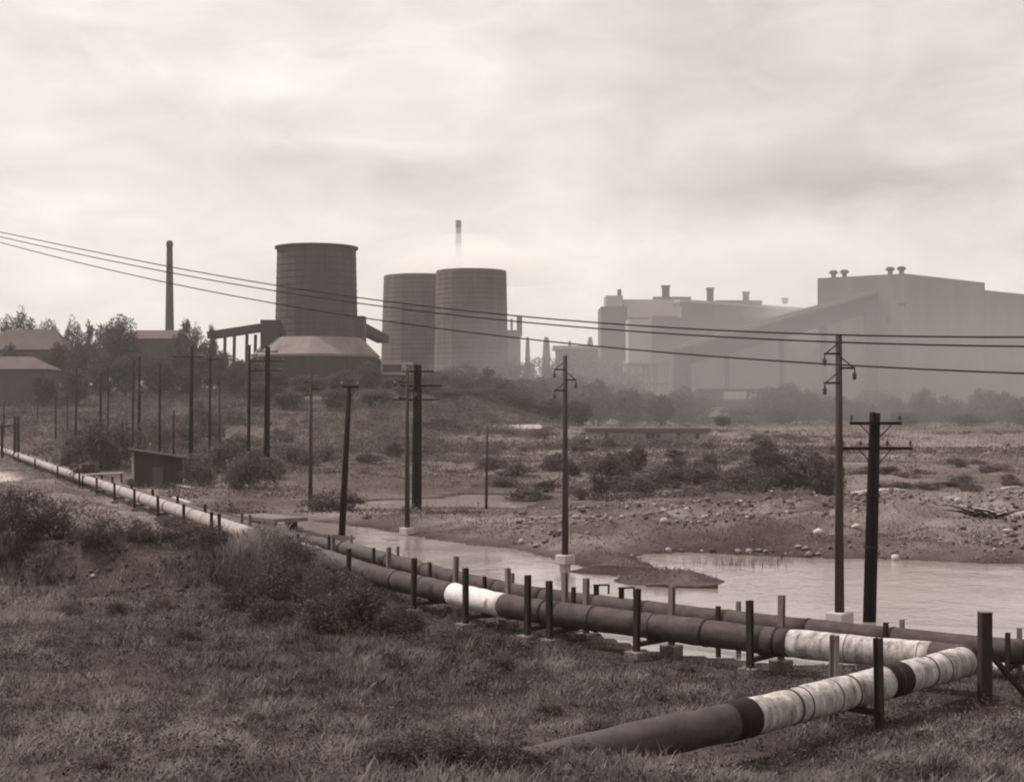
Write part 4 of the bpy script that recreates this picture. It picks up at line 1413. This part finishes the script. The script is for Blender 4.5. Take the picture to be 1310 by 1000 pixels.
def build_trees():
    # hillside, left: (column, row of the top, depth, width in pixels, kind)
    left = [(8, 398, 352, 34, 1), (32, 392, 350, 40, 0), (62, 402, 352, 34, 4), (94, 404, 345, 30, 0), (112, 412, 350, 26, 3), (150, 398, 330, 58, 1), (138, 408, 326, 40, 4),
            (165, 415, 335, 32, 0), (18, 440, 315, 40, 3), (70, 438, 318, 44, 3), (105, 436, 312, 44, 1), (130, 450, 300, 40, 3), (160, 452, 302, 40, 5), (190, 450, 315, 36, 5),
            (236, 402, 325, 34, 2), (248, 412, 322, 30, 0), (272, 410, 325, 24, 2), (226, 430, 318, 34, 3), (262, 436, 316, 34, 3), (282, 448, 310, 26, 5), (205, 455, 300, 40, 5),
            (96, 470, 285, 40, 5), (240, 470, 300, 44, 5), (300, 468, 300, 36, 5), (0, 425, 340, 36, 4), (55, 478, 282, 36, 5), (288, 452, 318, 30, 3), (306, 458, 316, 30, 5), (324, 462, 314, 32, 5)]
    for k, (px, yt, d, w, kind) in enumerate(left):
        x = (px - CX) / F * d
        z = hgt(x, d)
        h = max(3.0, CAMZ + (HY - yt) / F * d - z)
        high = yt < 420
        plant('tree', TREES[kind], x, d, h, w / F * d * 1.05,
              '%s %s tree %s' % ('tall skyline' if high else ('bushy' if kind == 5 else 'leafy'), {0: 'upright', 1: 'round', 2: 'pointed', 3: 'rounded', 4: 'broad', 5: 'low'}[kind], where(px, HILL_MARKS)),
              'tree', 'skyline trees on the hill' if high else 'slope trees on the hill')
    mid = [(350, 470, 296, 40, 5), (395, 478, 300, 46, 5), (440, 472, 302, 44, 3), (470, 462, 320, 40, 3), (500, 482, 330, 44, 5), (530, 478, 350, 40, 3), (560, 470, 380, 50, 1),
           (548, 492, 330, 44, 5), (590, 462, 400, 50, 0), (620, 470, 390, 46, 3), (655, 458, 430, 56, 1), (690, 452, 450, 56, 4), (722, 446, 460, 54, 0), (755, 450, 455, 56, 1),
           (785, 462, 450, 50, 4), (812, 478, 430, 44, 3), (640, 484, 380, 50, 3), (680, 482, 390, 56, 5), (716, 480, 395, 50, 3), (760, 486, 390, 56, 3), (800, 496, 385, 46, 5),
           (600, 496, 350, 46, 5), (845, 504, 380, 40, 5), (872, 500, 395, 34, 5), (430, 496, 280, 40, 5), (480, 500, 285, 46, 5), (330, 486, 285, 40, 5), (370, 500, 280, 44, 5),
           (665, 506, 350, 44, 5), (705, 510, 350, 44, 5), (740, 512, 352, 40, 5), (520, 508, 310, 40, 5), (570, 510, 320, 44, 5)]
    r2 = random.Random(3)
    for q in range(26):
        px = 470 + q * 16 + r2.uniform(-8, 8)
        mid.append((px, r2.uniform(474, 510) + (10 if px > 800 else 0), (r2.uniform(335, 400) if px < 680 else r2.uniform(385, 425)), r2.uniform(30, 56), r2.choice((3, 5, 4, 1))))
    for k, (px, yt, d, w, kind) in enumerate(mid):
        x = (px - CX) / F * d
        z = hgt(x, d)
        h = max(2.5, CAMZ + (HY - yt) / F * d - z)
        tall = h > 11
        plant('tree', TREES[kind], x, d, h, w / F * d * 1.1,
              '%s %s tree %s' % ('tall' if tall else 'low', {0: 'upright', 1: 'round', 2: 'pointed', 3: 'rounded', 4: 'broad', 5: 'bushy'}[kind], where(px, BELT_MARKS)),
              'tree', 'tall trees before the works' if tall else 'low trees before the works')
    right = [(895, 512, 420, 30, 5), (980, 492, 398, 44, 1), (1010, 486, 396, 44, 4), (1035, 498, 398, 36, 3), (1065, 505, 400, 40, 5), (1000, 520, 385, 40, 5), (1100, 512, 405, 44, 5), (1140, 506, 410, 44, 3),
             (1180, 512, 405, 46, 5), (1215, 505, 410, 44, 3), (1250, 510, 405, 44, 5), (1290, 502, 400, 50, 3), (1160, 526, 380, 40, 5), (1235, 528, 380, 44, 5), (1310, 520, 385, 44, 5), (925, 540, 360, 24, 5)]
    for q in range(30):
        px = 880 + q * 15.5 + r2.uniform(-8, 8)
        right.append((px, r2.uniform(494, 530), r2.uniform(392, 425), r2.uniform(28, 60), r2.choice((3, 5, 5, 4))))
    for k, (px, yt, d, w, kind) in enumerate(right):
        x = (px - CX) / F * d
        z = hgt(x, d)
        h = max(2.5, CAMZ + (HY - yt) / F * d - z)
        plant('tree', TREES[kind], x, d, h, w / F * d * 1.1, 'pale hazy %s tree %s' % ({0: 'upright', 1: 'round', 2: 'pointed', 3: 'rounded', 4: 'broad', 5: 'low'}[kind], where(px, WORKS_MARKS)), 'tree', 'trees before the boiler house')


build_trees()


def build_bushes():
    def at(px, pyb, w, h, lab, grp, kit=None, z0=0.9):
        x, d = G(px, pyb, z0)
        z = hgt(x, d)
        k = kit or rnd.choice(BUSH if d < 75 else DIST_BUSH)
        plant('shrub', k, x, d, h / F * d, w / F * d * 1.05, lab, 'shrub', grp, z, ('stem', 'foliage'))
    # round the hut and under the poles, left
    for (px, py, w, h) in ((100, 600, 40, 40), (128, 604, 60, 62), (155, 602, 48, 60), (110, 612, 36, 30), (186, 578, 50, 44), (212, 580, 40, 40), (262, 576, 56, 50), (240, 582, 44, 36),
                           (255, 618, 54, 50), (285, 612, 50, 40), (318, 622, 62, 46), (345, 616, 40, 30), (300, 590, 50, 30), (36, 562, 28, 28), (330, 598, 46, 26), (84, 600, 28, 30), (165, 620, 26, 20)):
        at(px, py, w, h, '%s dark shrub %s' % ('broad' if w > 50 else ('tall' if h > 40 else 'small'), where(px, HUT_MARKS)), 'shrubs around the hut')
    for (px, py, w, h) in ((420, 640, 66, 26), (445, 638, 40, 20), (380, 600, 60, 22), (412, 596, 56, 20), (505, 590, 26, 20), (360, 575, 50, 16), (455, 560, 60, 14), (300, 570, 40, 20), (560, 570, 60, 14), (470, 600, 40, 12)):
        at(px, py, w, h, '%s dark scrub bush %s' % ('wide' if w > 50 else 'small', where(px, CHAN_MARKS)), 'scrub beyond the channel')
    # long thicket behind the spoil bank
    for k in range(46):
        px = 625 + k * 9.4 + rnd.uniform(-5, 5)
        big = 1.0 if px < 960 else 1.25
        py = 628 - rnd.uniform(0, 26) * (1 if px < 1000 else .6)
        w = rnd.uniform(24, 60)
        at(px, py, w, rnd.uniform(12, 34) * big * (0.75 if px < 730 else 1), '%s dense thicket bush %s' % ('broad' if w > 44 else ('small' if w < 34 else 'low'), where(px, BANK_MARKS)), 'thicket behind the bank')
    for (px, py, w, h) in ((1000, 628, 50, 42), (1030, 630, 56, 54), (1050, 632, 50, 62), (975, 626, 46, 34), (1062, 630, 30, 58)):
        at(px, py, w, h, '%s thicket bush beside the tallest bracket pole' % ('tallest' if h > 60 else ('slim tall' if w < 40 else ('high' if h > 50 else ('mid-height' if h > 40 else 'lower')))), 'tall end of the thicket')
    for k in range(30):
        px = 1100 + rnd.uniform(0, 230)
        at(px, rnd.choice((606, 612, 618, 622)) + rnd.uniform(-4, 3), rnd.uniform(18, 40), rnd.uniform(5, 12), 'low scrub bush along the cart track %s' % where(px, TRACK_MARKS), 'scrub along the track')
    for k in range(26):
        px = rnd.uniform(560, 1080)
        at(px, rnd.uniform(566, 592), rnd.uniform(20, 44), rnd.uniform(6, 14), 'small field bush beyond the thicket %s' % where(px, BANK_MARKS), 'bushes in the field')
    # on the heap, left foreground
    for (px, py, w, h, z0, lab) in ((20, 705, 90, 80, 1.9, 'biggest dark shrub on the rubble heap'), (62, 700, 80, 64, 1.9, 'dark shrub leaning on the biggest shrub of the heap'), (-8, 690, 70, 60, 1.9, 'dark shrub half cut off at the heap end'),
                                    (125, 706, 66, 36, 1.9, 'low wide shrub on the heap crest next to the big shrubs'), (175, 704, 60, 34, 1.9, 'small shrub on the heap crest above the raw earth face'), (225, 700, 70, 40, 1.9, 'ragged shrub in the middle of the heap crest'), (268, 706, 60, 40, 1.8, 'loose shrub on the heap crest before the pale pipe'),
                                    (90, 772, 40, 20, 1.0, 'little shrub at the foot of the raw earth face'), (205, 765, 44, 22, 1.0, 'stunted shrub below the raw earth face')):
        at(px, py, w, h, lab, 'shrubs on the rubble heap', BUSH[rnd.choice((0, 1, 2))], z0)
    for (px, py, w, h, z0, lab) in ((345, 735, 90, 66, 1.6, 'tall feathery shrub hiding the pale pipe'), (308, 722, 70, 44, 1.7, 'feathery shrub before the first low support'), (395, 748, 80, 60, 1.3, 'feathery shrub in front of the pipe where it turns dark'), (372, 722, 70, 44, 1.5, 'feathery shrub crowding the culvert slab'),
                                    (430, 770, 84, 70, 1.0, 'dense shrub before the eighth pair of posts'), (470, 795, 90, 64, 0.8, 'broad shrub at the meadow end of the heap'), (410, 798, 80, 54, 0.8, 'round shrub low on the meadow side of the heap'), (505, 800, 70, 46, 0.8, 'last shrub of the heap beside the dark pipe'), (440, 745, 70, 44, 1.0, 'shrub close against the dark pipe'), (530, 792, 44, 26, .8, 'smallest shrub near the bright white patch of pipe'),
                                    (300, 765, 50, 30, 1.0, 'isolated tuft bush before the heap'), (345, 778, 60, 34, 1.0, 'loose bush below the tall feathery shrub')):
        at(px, py, w, h, lab, 'shrubs at the end of the heap', BUSH[rnd.choice((0, 1, 3))], z0)
    for (px, py, w, h, z0) in ((560, 965, 110, 44, .8), (620, 985, 120, 40, .8), (770, 925, 60, 24, .7), (480, 960, 60, 24, .8), (640, 840, 50, 16, .7), (705, 893, 40, 14, .7), (240, 800, 44, 16, 1.0), (150, 770, 40, 20, 1.0), (590, 990, 100, 50, .8), (520, 985, 80, 40, .8), (660, 1000, 90, 44, .8), (130, 985, 50, 24, .9), (880, 850, 30, 12, .5), (330, 905, 40, 14, .8)):
        at(px, py, w, h, '%s dark weed clump %s' % ('big' if w > 70 else 'small', where(px, WEED_MARKS)), 'weed clumps in the meadow', BUSH[3], z0)


build_bushes()


def grass(name, n, region, blade_h, blade_w, mat, seed, keep, label, tone_mu=0.45, lean=0.5, wet=False):
    r = np.random.default_rng(seed)
    y0, y1, power = region
    yy = y0 + (y1 - y0) * r.uniform(0, 1, n) ** power
    xx = r.uniform(-1, 1, n) * (0.40 * yy + 4)
    h, bare = land(xx, yy)
    k = keep(xx, yy, h, bare, r)
    xx, yy, h = xx[k], yy[k], h[k]
    n = len(xx)
    tuft = fbm(xx * 0.9, yy * 0.9, 77, 3)
    broad = fbm(xx * 0.13, yy * 0.13, 79, 3)
    H = blade_h * r.uniform(0.45, 1.25, n) * np.clip(1.0 + tuft * 1.5, 0.3, 2.0) * np.clip(0.35 + (h - 0.1) * 1.6, 0.35, 1.0)
    Wd = blade_w * r.uniform(0.6, 1.4, n)
    a = r.uniform(0, 2 * math.pi, n)
    dx, dy = np.cos(a), np.sin(a)
    ln = r.uniform(0.05, lean, n) * H
    b = r.uniform(0, 2 * math.pi, n)
    bx_, by_ = np.cos(b) * ln + 0.12 * H, np.sin(b) * ln
    if wet:
        H = blade_h * r.uniform(0.4, 1.2, n)
        h = np.maximum(h, -0.05)
    base = np.stack([xx, yy, h - 0.08], 1)
    side = np.stack([dx * Wd / 2, dy * Wd / 2, np.zeros(n)], 1)
    mid = base + np.stack([bx_ * 0.35, by_ * 0.35, H * 0.6], 1)
    tip = base + np.stack([bx_, by_, H], 1)
    v = np.stack([base - side, base + side, mid + side * 0.8, tip, mid - side * 0.8], 1).reshape(-1, 3)
    o = np.arange(n, dtype=np.int32)[:, None] * 5
    f = (o + np.array([[0, 1, 2, 3, 4]], np.int32)).ravel()
    clump = fbm(xx * 2.2, yy * 2.2, 83, 2)
    tone = np.clip(tone_mu + r.normal(0, 0.2, n) + tuft * 0.6 + clump * 0.55 + broad * 0.5, 0, 1)
    me = np_mesh(name, v, f, 5, np.repeat(tone, 5), mat)
    return tag(obj(name, me), label, 'grass', kind='stuff')


def build_grass():
    def keep_near(x, y, h, b, r):
        return (h > 0.12) & (r.uniform(0, 1, len(x)) > heap_of(x, y)[1] * 0.93) & (r.uniform(0, 1, len(x)) < np.clip(1.25 - 0.9 * b, 0.1, 1)) & (r.uniform(0, 1, len(x)) < sst(64, 50, y) + 0.15)
    grass('meadow_grass', 350000, (19, 64, 1.25), 0.21, 0.02, M['grass'], 1, keep_near, 'rough meadow grass covering the foreground', 0.45, 1.1)

    def keep_far(x, y, h, b, r):
        return (h > 0.08) & (r.uniform(0, 1, len(x)) < np.clip(1.05 - 0.75 * b, 0.12, 1)) & ((x < -5) | (y > 55)) & (heap_of(x, y)[1] < 0.3)
    grass('bank_grass', 270000, (52, 190, 1.3), 0.15, 0.055, M['grass_far'], 2, keep_far, 'thin grass over the banks and waste ground', 0.42, 1.2)

    def keep_field(x, y, h, b, r):
        return r.uniform(0, 1, len(x)) < np.clip(1.0 - 0.6 * b, 0.15, 1)
    grass('field_grass', 105000, (170, 400, 1.4), 0.28, 0.13, M['grass_far'], 4, keep_field, 'rough tussocky grass over the far field and hillside', 0.42)

    def keep_stalk(x, y, h, b, r):
        return (h > 0.15) & (r.uniform(0, 1, len(x)) < np.clip(-0.05 + 2.0 * fbm(x * 0.22, y * 0.3, 95, 4), 0, 1))
    grass('dead_stalks', 60000, (19, 60, 1.2), 0.34, 0.013, M['grass'], 8, keep_stalk, 'pale dead stalks standing in patches of the meadow', 0.66, 0.7)

    def keep_heap(x, y, h, b, r):
        return (h > 0.9) & (heap_of(x, y)[1] < r.uniform(0, 0.9, len(x))) & (x < -2.5) & (x > -30) & (r.uniform(0, 1, len(x)) < np.clip(0.45 + 1.6 * fbm(x * 0.35, y * 0.35, 91, 3) + 0.35 * sst(-12, -5, x), 0, 1))
    grass('heap_grass', 420000, (44, 66, 1.0), 0.42, 0.022, M['grass'], 6, keep_heap, 'tall feathery grass growing over the rubble heap', 0.36, 0.7)

    def keep_reed(x, y, h, b, r):
        px, py = CX + F * x / y, HY + F * CAMZ / y
        return (h < 0.12) & (h > -1.2) & (py > 714) & (py < 727) & (px > 870) & (px < 1015) & (r.uniform(0, 1, len(x)) < 0.08 + 0.7 * fbm(x * 0.9, y * 1.5, 5, 2))
    grass('reeds', 60000, (66, 74, 1.0), 0.4, 0.025, M['grass'], 3, keep_reed, 'thin line of reeds standing in the pond by the bank', 0.45, 0.3, True)


build_grass()


def build_weeds():
    """broad-leaved weeds among the grass"""
    r = np.random.default_rng(5)
    n = 9000
    yy = 22 + 40 * r.uniform(0, 1, n) ** 1.2
    xx = r.uniform(-1, 1, n) * (0.38 * yy + 3)
    h, b = land(xx, yy)
    dens = fbm(xx * 0.2, yy * 0.2, 55, 3) + 0.6 * sst(46, 56, yy) * (xx < -3)
    k = (h > 0.15) & ((dens > 0.06) & (r.uniform(0, 1, n) < 0.6) | (r.uniform(0, 1, n) < 0.25 + 0.75 * heap_of(xx, yy)[1]))
    xx, yy, h = xx[k], yy[k], h[k]
    pts, tone = [], []
    for x, y, z in zip(xx, yy, h):
        m = int(r.integers(10, 42))
        s = r.uniform(0.10, 0.36)
        p = r.normal(size=(m, 3)) * np.array([s * .6, s * .6, s * .5])
        p[:, 2] = np.abs(p[:, 2]) + 0.05
        pts.append(p + np.array([x, y, z]))
        tone.append(np.clip(r.normal(0.45, 0.25) + r.normal(0, 0.12, m), 0, 1))
    c = np.concatenate(pts)
    v = leaf_quads(c, 0.04, r)
    me = np_mesh('weeds', v, np.arange(len(v), dtype=np.int32), 4, np.repeat(np.concatenate(tone), 4), M['leaf_bush'])
    tag(obj('weeds', me), 'broad leaved weeds scattered through the meadow and heap', 'weeds', kind='stuff')


build_weeds()


def build_scrub():
    """brushwood covering the hillside as one mass"""
    r = np.random.default_rng(15)
    n = 6400
    yy = 190 + 165 * r.uniform(0, 1, n)
    xx = r.uniform(-0.40, 0.12, n) * yy
    h, b = land(xx, yy)
    d = fbm(xx * 0.05, yy * 0.05, 57, 3) + 0.6 * sst(1.6, 5, h) + 0.02
    k = (d > r.uniform(0.0, 0.35, n)) & (yy < 345)
    xx, yy, h = xx[k], yy[k], h[k]
    pts, tone = [], []
    for x, y, z in zip(xx, yy, h):
        m = int(r.integers(28, 64))
        s = r.uniform(0.6, 2.1)
        p = r.normal(size=(m, 3))
        p = p / np.linalg.norm(p, axis=1)[:, None] * r.uniform(0.5, 1.0, (m, 1)) * np.array([s * 1.3, s * 1.3, s])
        p[:, 2] = np.abs(p[:, 2])
        pts.append(p + np.array([x, y, z]))
        tone.append(np.clip(r.normal(0.45, 0.16) + r.normal(0, 0.12, m), 0, 1))
    # straggling brush that fills the thicket behind the spoil bank
    n = 900
    px = r.uniform(600, 1085, n)
    py = 632 - 46 * r.uniform(0, 1, n) ** 1.2
    yy2 = (CAMZ - 0.9) * F / (py - HY)
    xx2 = (px - CX) / F * yy2
    h2, b2 = land(xx2, yy2)
    k = (fbm(xx2 * 0.1, yy2 * 0.2, 58, 3) > -0.05) & (h2 > 0.3)
    for x, y, z in zip(xx2[k], yy2[k], h2[k]):
        m = int(r.integers(40, 90))
        q = r.uniform(0.3, 0.9)
        p = r.normal(size=(m, 3)) * np.array([q, q, q * 0.5])
        p[:, 2] = np.abs(p[:, 2])
        pts.append(p + np.array([x, y, z]))
        tone.append(np.clip(r.normal(0.4, 0.18) + r.normal(0, 0.15, m), 0, 1))
    n = 2600
    yy4 = 92 + 115 * r.uniform(0, 1, n)
    xx4 = r.uniform(-0.30, -0.02, n) * yy4
    h4, b4 = land(xx4, yy4)
    k = (h4 > 0.3) & (fbm(xx4 * 0.09, yy4 * 0.11, 65, 4) > r.uniform(-0.25, 0.3, n)) & (np.abs(xx4 + 7.6 + (yy4 - 61.4) * 0.431) > 3.5) & (np.hypot(xx4 + 30.5, yy4 - 127) > 4.5)
    for x, y, z in zip(xx4[k], yy4[k], h4[k]):
        m = int(r.integers(20, 60))
        q = r.uniform(0.2, 0.75)
        p = r.normal(size=(m, 3)) * np.array([q, q, q * 0.45])
        p[:, 2] = np.abs(p[:, 2])
        pts.append(p + np.array([x, y, z]))
        tone.append(np.clip(r.normal(0.5, 0.22) + r.normal(0, 0.15, m), 0, 1))
    n = 3400
    yy3 = 140 + 240 * r.uniform(0, 1, n) ** 1.1
    xx3 = r.uniform(-0.12, 0.40, n) * yy3
    h3, b3 = land(xx3, yy3)
    k = fbm(xx3 * 0.045, yy3 * 0.06, 63, 4) > r.uniform(-0.2, 0.45, n)
    for x, y, z in zip(xx3[k], yy3[k], h3[k]):
        m = int(r.integers(25, 60))
        q = r.uniform(0.3, 1.1)
        p = r.normal(size=(m, 3)) * np.array([q, q, q * 0.4])
        p[:, 2] = np.abs(p[:, 2])
        pts.append(p + np.array([x, y, z]))
        tone.append(np.clip(r.normal(0.55, 0.2) + r.normal(0, 0.15, m), 0, 1))
    c = np.concatenate(pts)
    v = leaf_quads(c, np.where(c[:, 1] < 190, 0.11, 0.2), r)
    me = np_mesh('hillside_scrub', v, np.arange(len(v), dtype=np.int32), 4, np.repeat(np.concatenate(tone), 4), M['leaf_bush'])
    tag(obj('hillside_scrub', me), 'brushwood covering the hillside, the waste ground and the thicket', 'scrub', kind='stuff')


build_scrub()

ICO = None


def stone_verts(r, n):
    """n lumpy stones, 12 corners and 20 faces each"""
    ph = (1 + 5 ** 0.5) / 2
    b = np.array([(-1, ph, 0), (1, ph, 0), (-1, -ph, 0), (1, -ph, 0), (0, -1, ph), (0, 1, ph), (0, -1, -ph), (0, 1, -ph), (ph, 0, -1), (ph, 0, 1), (-ph, 0, -1), (-ph, 0, 1)], float) / 1.9
    f = np.array([(0, 11, 5), (0, 5, 1), (0, 1, 7), (0, 7, 10), (0, 10, 11), (1, 5, 9), (5, 11, 4), (11, 10, 2), (10, 7, 6), (7, 1, 8), (3, 9, 4), (3, 4, 2), (3, 2, 6), (3, 6, 8), (3, 8, 9), (4, 9, 5), (2, 4, 11), (6, 2, 10), (8, 6, 7), (9, 8, 1)], np.int32)
    v = np.repeat(b[None], n, 0) * r.uniform(0.65, 1.25, (n, 12, 1)) * r.uniform(0.6, 1.3, (n, 1, 3)) * np.array([1, 1, .7])
    return v, f


def build_rubble():
    r = np.random.default_rng(9)
    n = 17000
    # spoil bank across the pond, and the face of the heap on the left
    x1 = r.uniform(0, 46, n)
    y1 = r.uniform(70, 108, n)
    x2 = r.uniform(-26, -4, n // 2)
    y2 = r.uniform(49, 62, n // 2)
    xx, yy = np.concatenate([x1, x2]), np.concatenate([y1, y2])
    h, b = land(xx, yy)
    px = CX + F * xx / yy
    p = 0.25 + 2.2 * fbm(xx * 0.18, yy * 0.18, 61, 4) + heap_of(xx, yy)[1] + 0.35 * sst(800, 1000, px) * (yy > 66)
    k = (h > 0.02) & (r.uniform(0, 1, len(xx)) < p) & ((yy > 66) | (r.uniform(0, 1, len(xx)) < 0.55))
    xx, yy, h = xx[k], yy[k], h[k]
    n = len(xx)
    v, f = stone_verts(r, n)
    s = (0.03 + 0.19 * r.uniform(0, 1, n) ** 6.0) * np.where(yy < 66, 0.45, 1.0)
    v = v * s[:, None, None] + np.stack([xx, yy, h + s * 0.2], 1)[:, None, :]
    fl = (f[None] + (np.arange(n, dtype=np.int32) * 12)[:, None, None]).ravel()
    tone = np.clip(0.38 + r.normal(0, 0.24, n) + 0.5 * (r.uniform(0, 1, n) < 0.05), 0, 1) * np.where(yy < 66, 0.7, 1.0)
    me = np_mesh('rubble', v.reshape(-1, 3), fl, 3, np.repeat(tone, 12), M['stone'])
    tag(obj('rubble', me), 'broken stones and rubble strewn over the spoil bank', 'rubble', kind='stuff')
    n = 15000
    xx, yy = r.uniform(-30, -5, n), r.uniform(48, 62, n)
    fc = heap_of(xx, yy)[1]
    k = r.uniform(0, 1, n) < fc * 0.4 + 0.02
    xx, yy = xx[k], yy[k]
    h, b = land(xx, yy)
    n = len(xx)
    v, f = stone_verts(r, n)
    s = 0.025 + 0.12 * r.uniform(0, 1, n) ** 5
    v = v * s[:, None, None] + np.stack([xx, yy, h + s * 0.1], 1)[:, None, :]
    fl = (f[None] + (np.arange(n, dtype=np.int32) * 12)[:, None, None]).ravel()
    tone = np.clip(0.03 + np.abs(r.normal(0, 0.08, n)) + 0.8 * (r.uniform(0, 1, n) < 0.035), 0, 1)
    me = np_mesh('earth_clods', v.reshape(-1, 3), fl, 3, np.repeat(tone, 12), M['stone'])
    tag(obj('earth_clods', me), 'dark clods and a few pale stones on the raw face of the heap', 'clods', kind='stuff')
    # dead branches dumped on the bank
    x, y = G(1262, 672, 0.9)
    root = empty('brushwood', (x, y, hgt(x, y)), 0, 'dark tangle of dead branches dumped on the spoil bank', 'brushwood')
    for q in range(13):
        a = rnd.uniform(-0.5, 0.6) + (3.14 if q % 4 == 0 else 0)
        L = rnd.uniform(0.9, 2.0)
        p0 = Vector((rnd.uniform(-.8, .8), rnd.uniform(-.5, .5), 0.02))
        p1 = p0 + Vector((-math.cos(a) * L, math.sin(a) * 0.4, L * rnd.uniform(0.1, 0.4)))
        MB().tube([p0, p0.lerp(p1, .5) + Vector((0, 0, 0.1)), p1], [0.07, 0.05, 0.02], 5).build('branch', M['timber'], root)
    # single rocks large enough to pick out
    for k, (px_, py_, s_, lab) in enumerate(((1145, 703, .3, 'pale round boulder at the water edge under the spoil bank'), (1095, 683, .34, 'flat pale rock on the bank right of the double pole'), (1047, 690, .3, 'pale flat rock between the bracket pole and the bank'),
                                             (850, 682, .26, 'light rock low on the bank above the reeds'), (1225, 652, .36, 'light block beside the brushwood on the bank'), (1290, 690, .3, 'pale lump on the bank near the brushwood'),
                                             (372, 752, .22, 'pale stone by the rubble heap foot'), (463, 811, .24, 'pale stone in the grass before the feathery shrubs'), (120, 729, .2, 'small bright stone on the dark heap'))):
        x, y = G(px_, py_, 0.5)
        v, f = stone_verts(r, 1)
        m_ = np_mesh('rock', v[0] * s_ * 0.95, f.ravel(), 3, np.full(12, 0.95), M['stone'])
        o = obj('rock', m_, None, None, (x, y, max(hgt(x, y), 0.0) + s_ * .3))
        tag(o, lab, 'rock', 'rocks')


build_rubble()

# ------------------------------------------------------------------ steam and haze
def volume_mat(name, density, colour, aniso=0.0):
    m = bpy.data.materials.new(name)
    m.use_nodes = True
    t = m.node_tree
    t.nodes.clear()
    out = N(t, 'ShaderNodeOutputMaterial')
    v = N(t, 'ShaderNodeVolumePrincipled')
    v.inputs['Density'].default_value = density
    v.inputs['Color'].default_value = colour
    v.inputs['Anisotropy'].default_value = aniso
    t.links.new(v.outputs[0], out.inputs['Volume'])
    return m


def build_air():
    m = volume_mat('haze', 0.00022, (1.0, 0.965, 0.93, 1), 0.2)
    o = MB().box((0, 1750, 96.0), (4000, 4000, 198)).build('haze', m)
    tag(o, 'thin industrial haze filling the whole valley', 'haze', kind='stuff')

    def puff(name, c, rad, dens, label, seed, lump=0.3):
        me = bpy.data.meshes.new(name)
        import bmesh
        from mathutils import noise
        bm = bmesh.new()
        bmesh.ops.create_icosphere(bm, subdivisions=4, radius=1.0)
        for v in bm.verts:
            n = noise.fractal(v.co * 1.7 + Vector((seed, 0, 0)), 0.8, 2.0, 4)
            v.co *= 1.0 + lump * n
            v.co = Vector((v.co.x * rad[0], v.co.y * rad[1], v.co.z * rad[2]))
        bm.to_mesh(me)
        bm.free()
        me.materials.append(volume_mat(name, dens, (1.0, 0.985, 0.97, 1), 0.3))
        o = obj(name, me, None, None, c)
        tag(o, label, 'steam', kind='stuff')
    for k, f_ in enumerate((1.0, 0.72, 0.46)):
        puff('steam_cloud', P(597, 338, 900), (62 * f_, 40 * f_, 17 * f_), 0.014, 'white steam drifting over the grey towers', 1.0 + k, 0.35)
        puff('steam_cloud', P(1018, 352, 570), (19 * f_, 14 * f_, 26 * f_), 0.010, 'white steam rising beside the boiler house', 4.0 + k, 0.35)
    puff('dust_cloud', (112, 400, 6), (150, 44, 44), 0.0035, 'pale dust hanging before the boiler house and plant', 9.0, 0.15)


build_air()
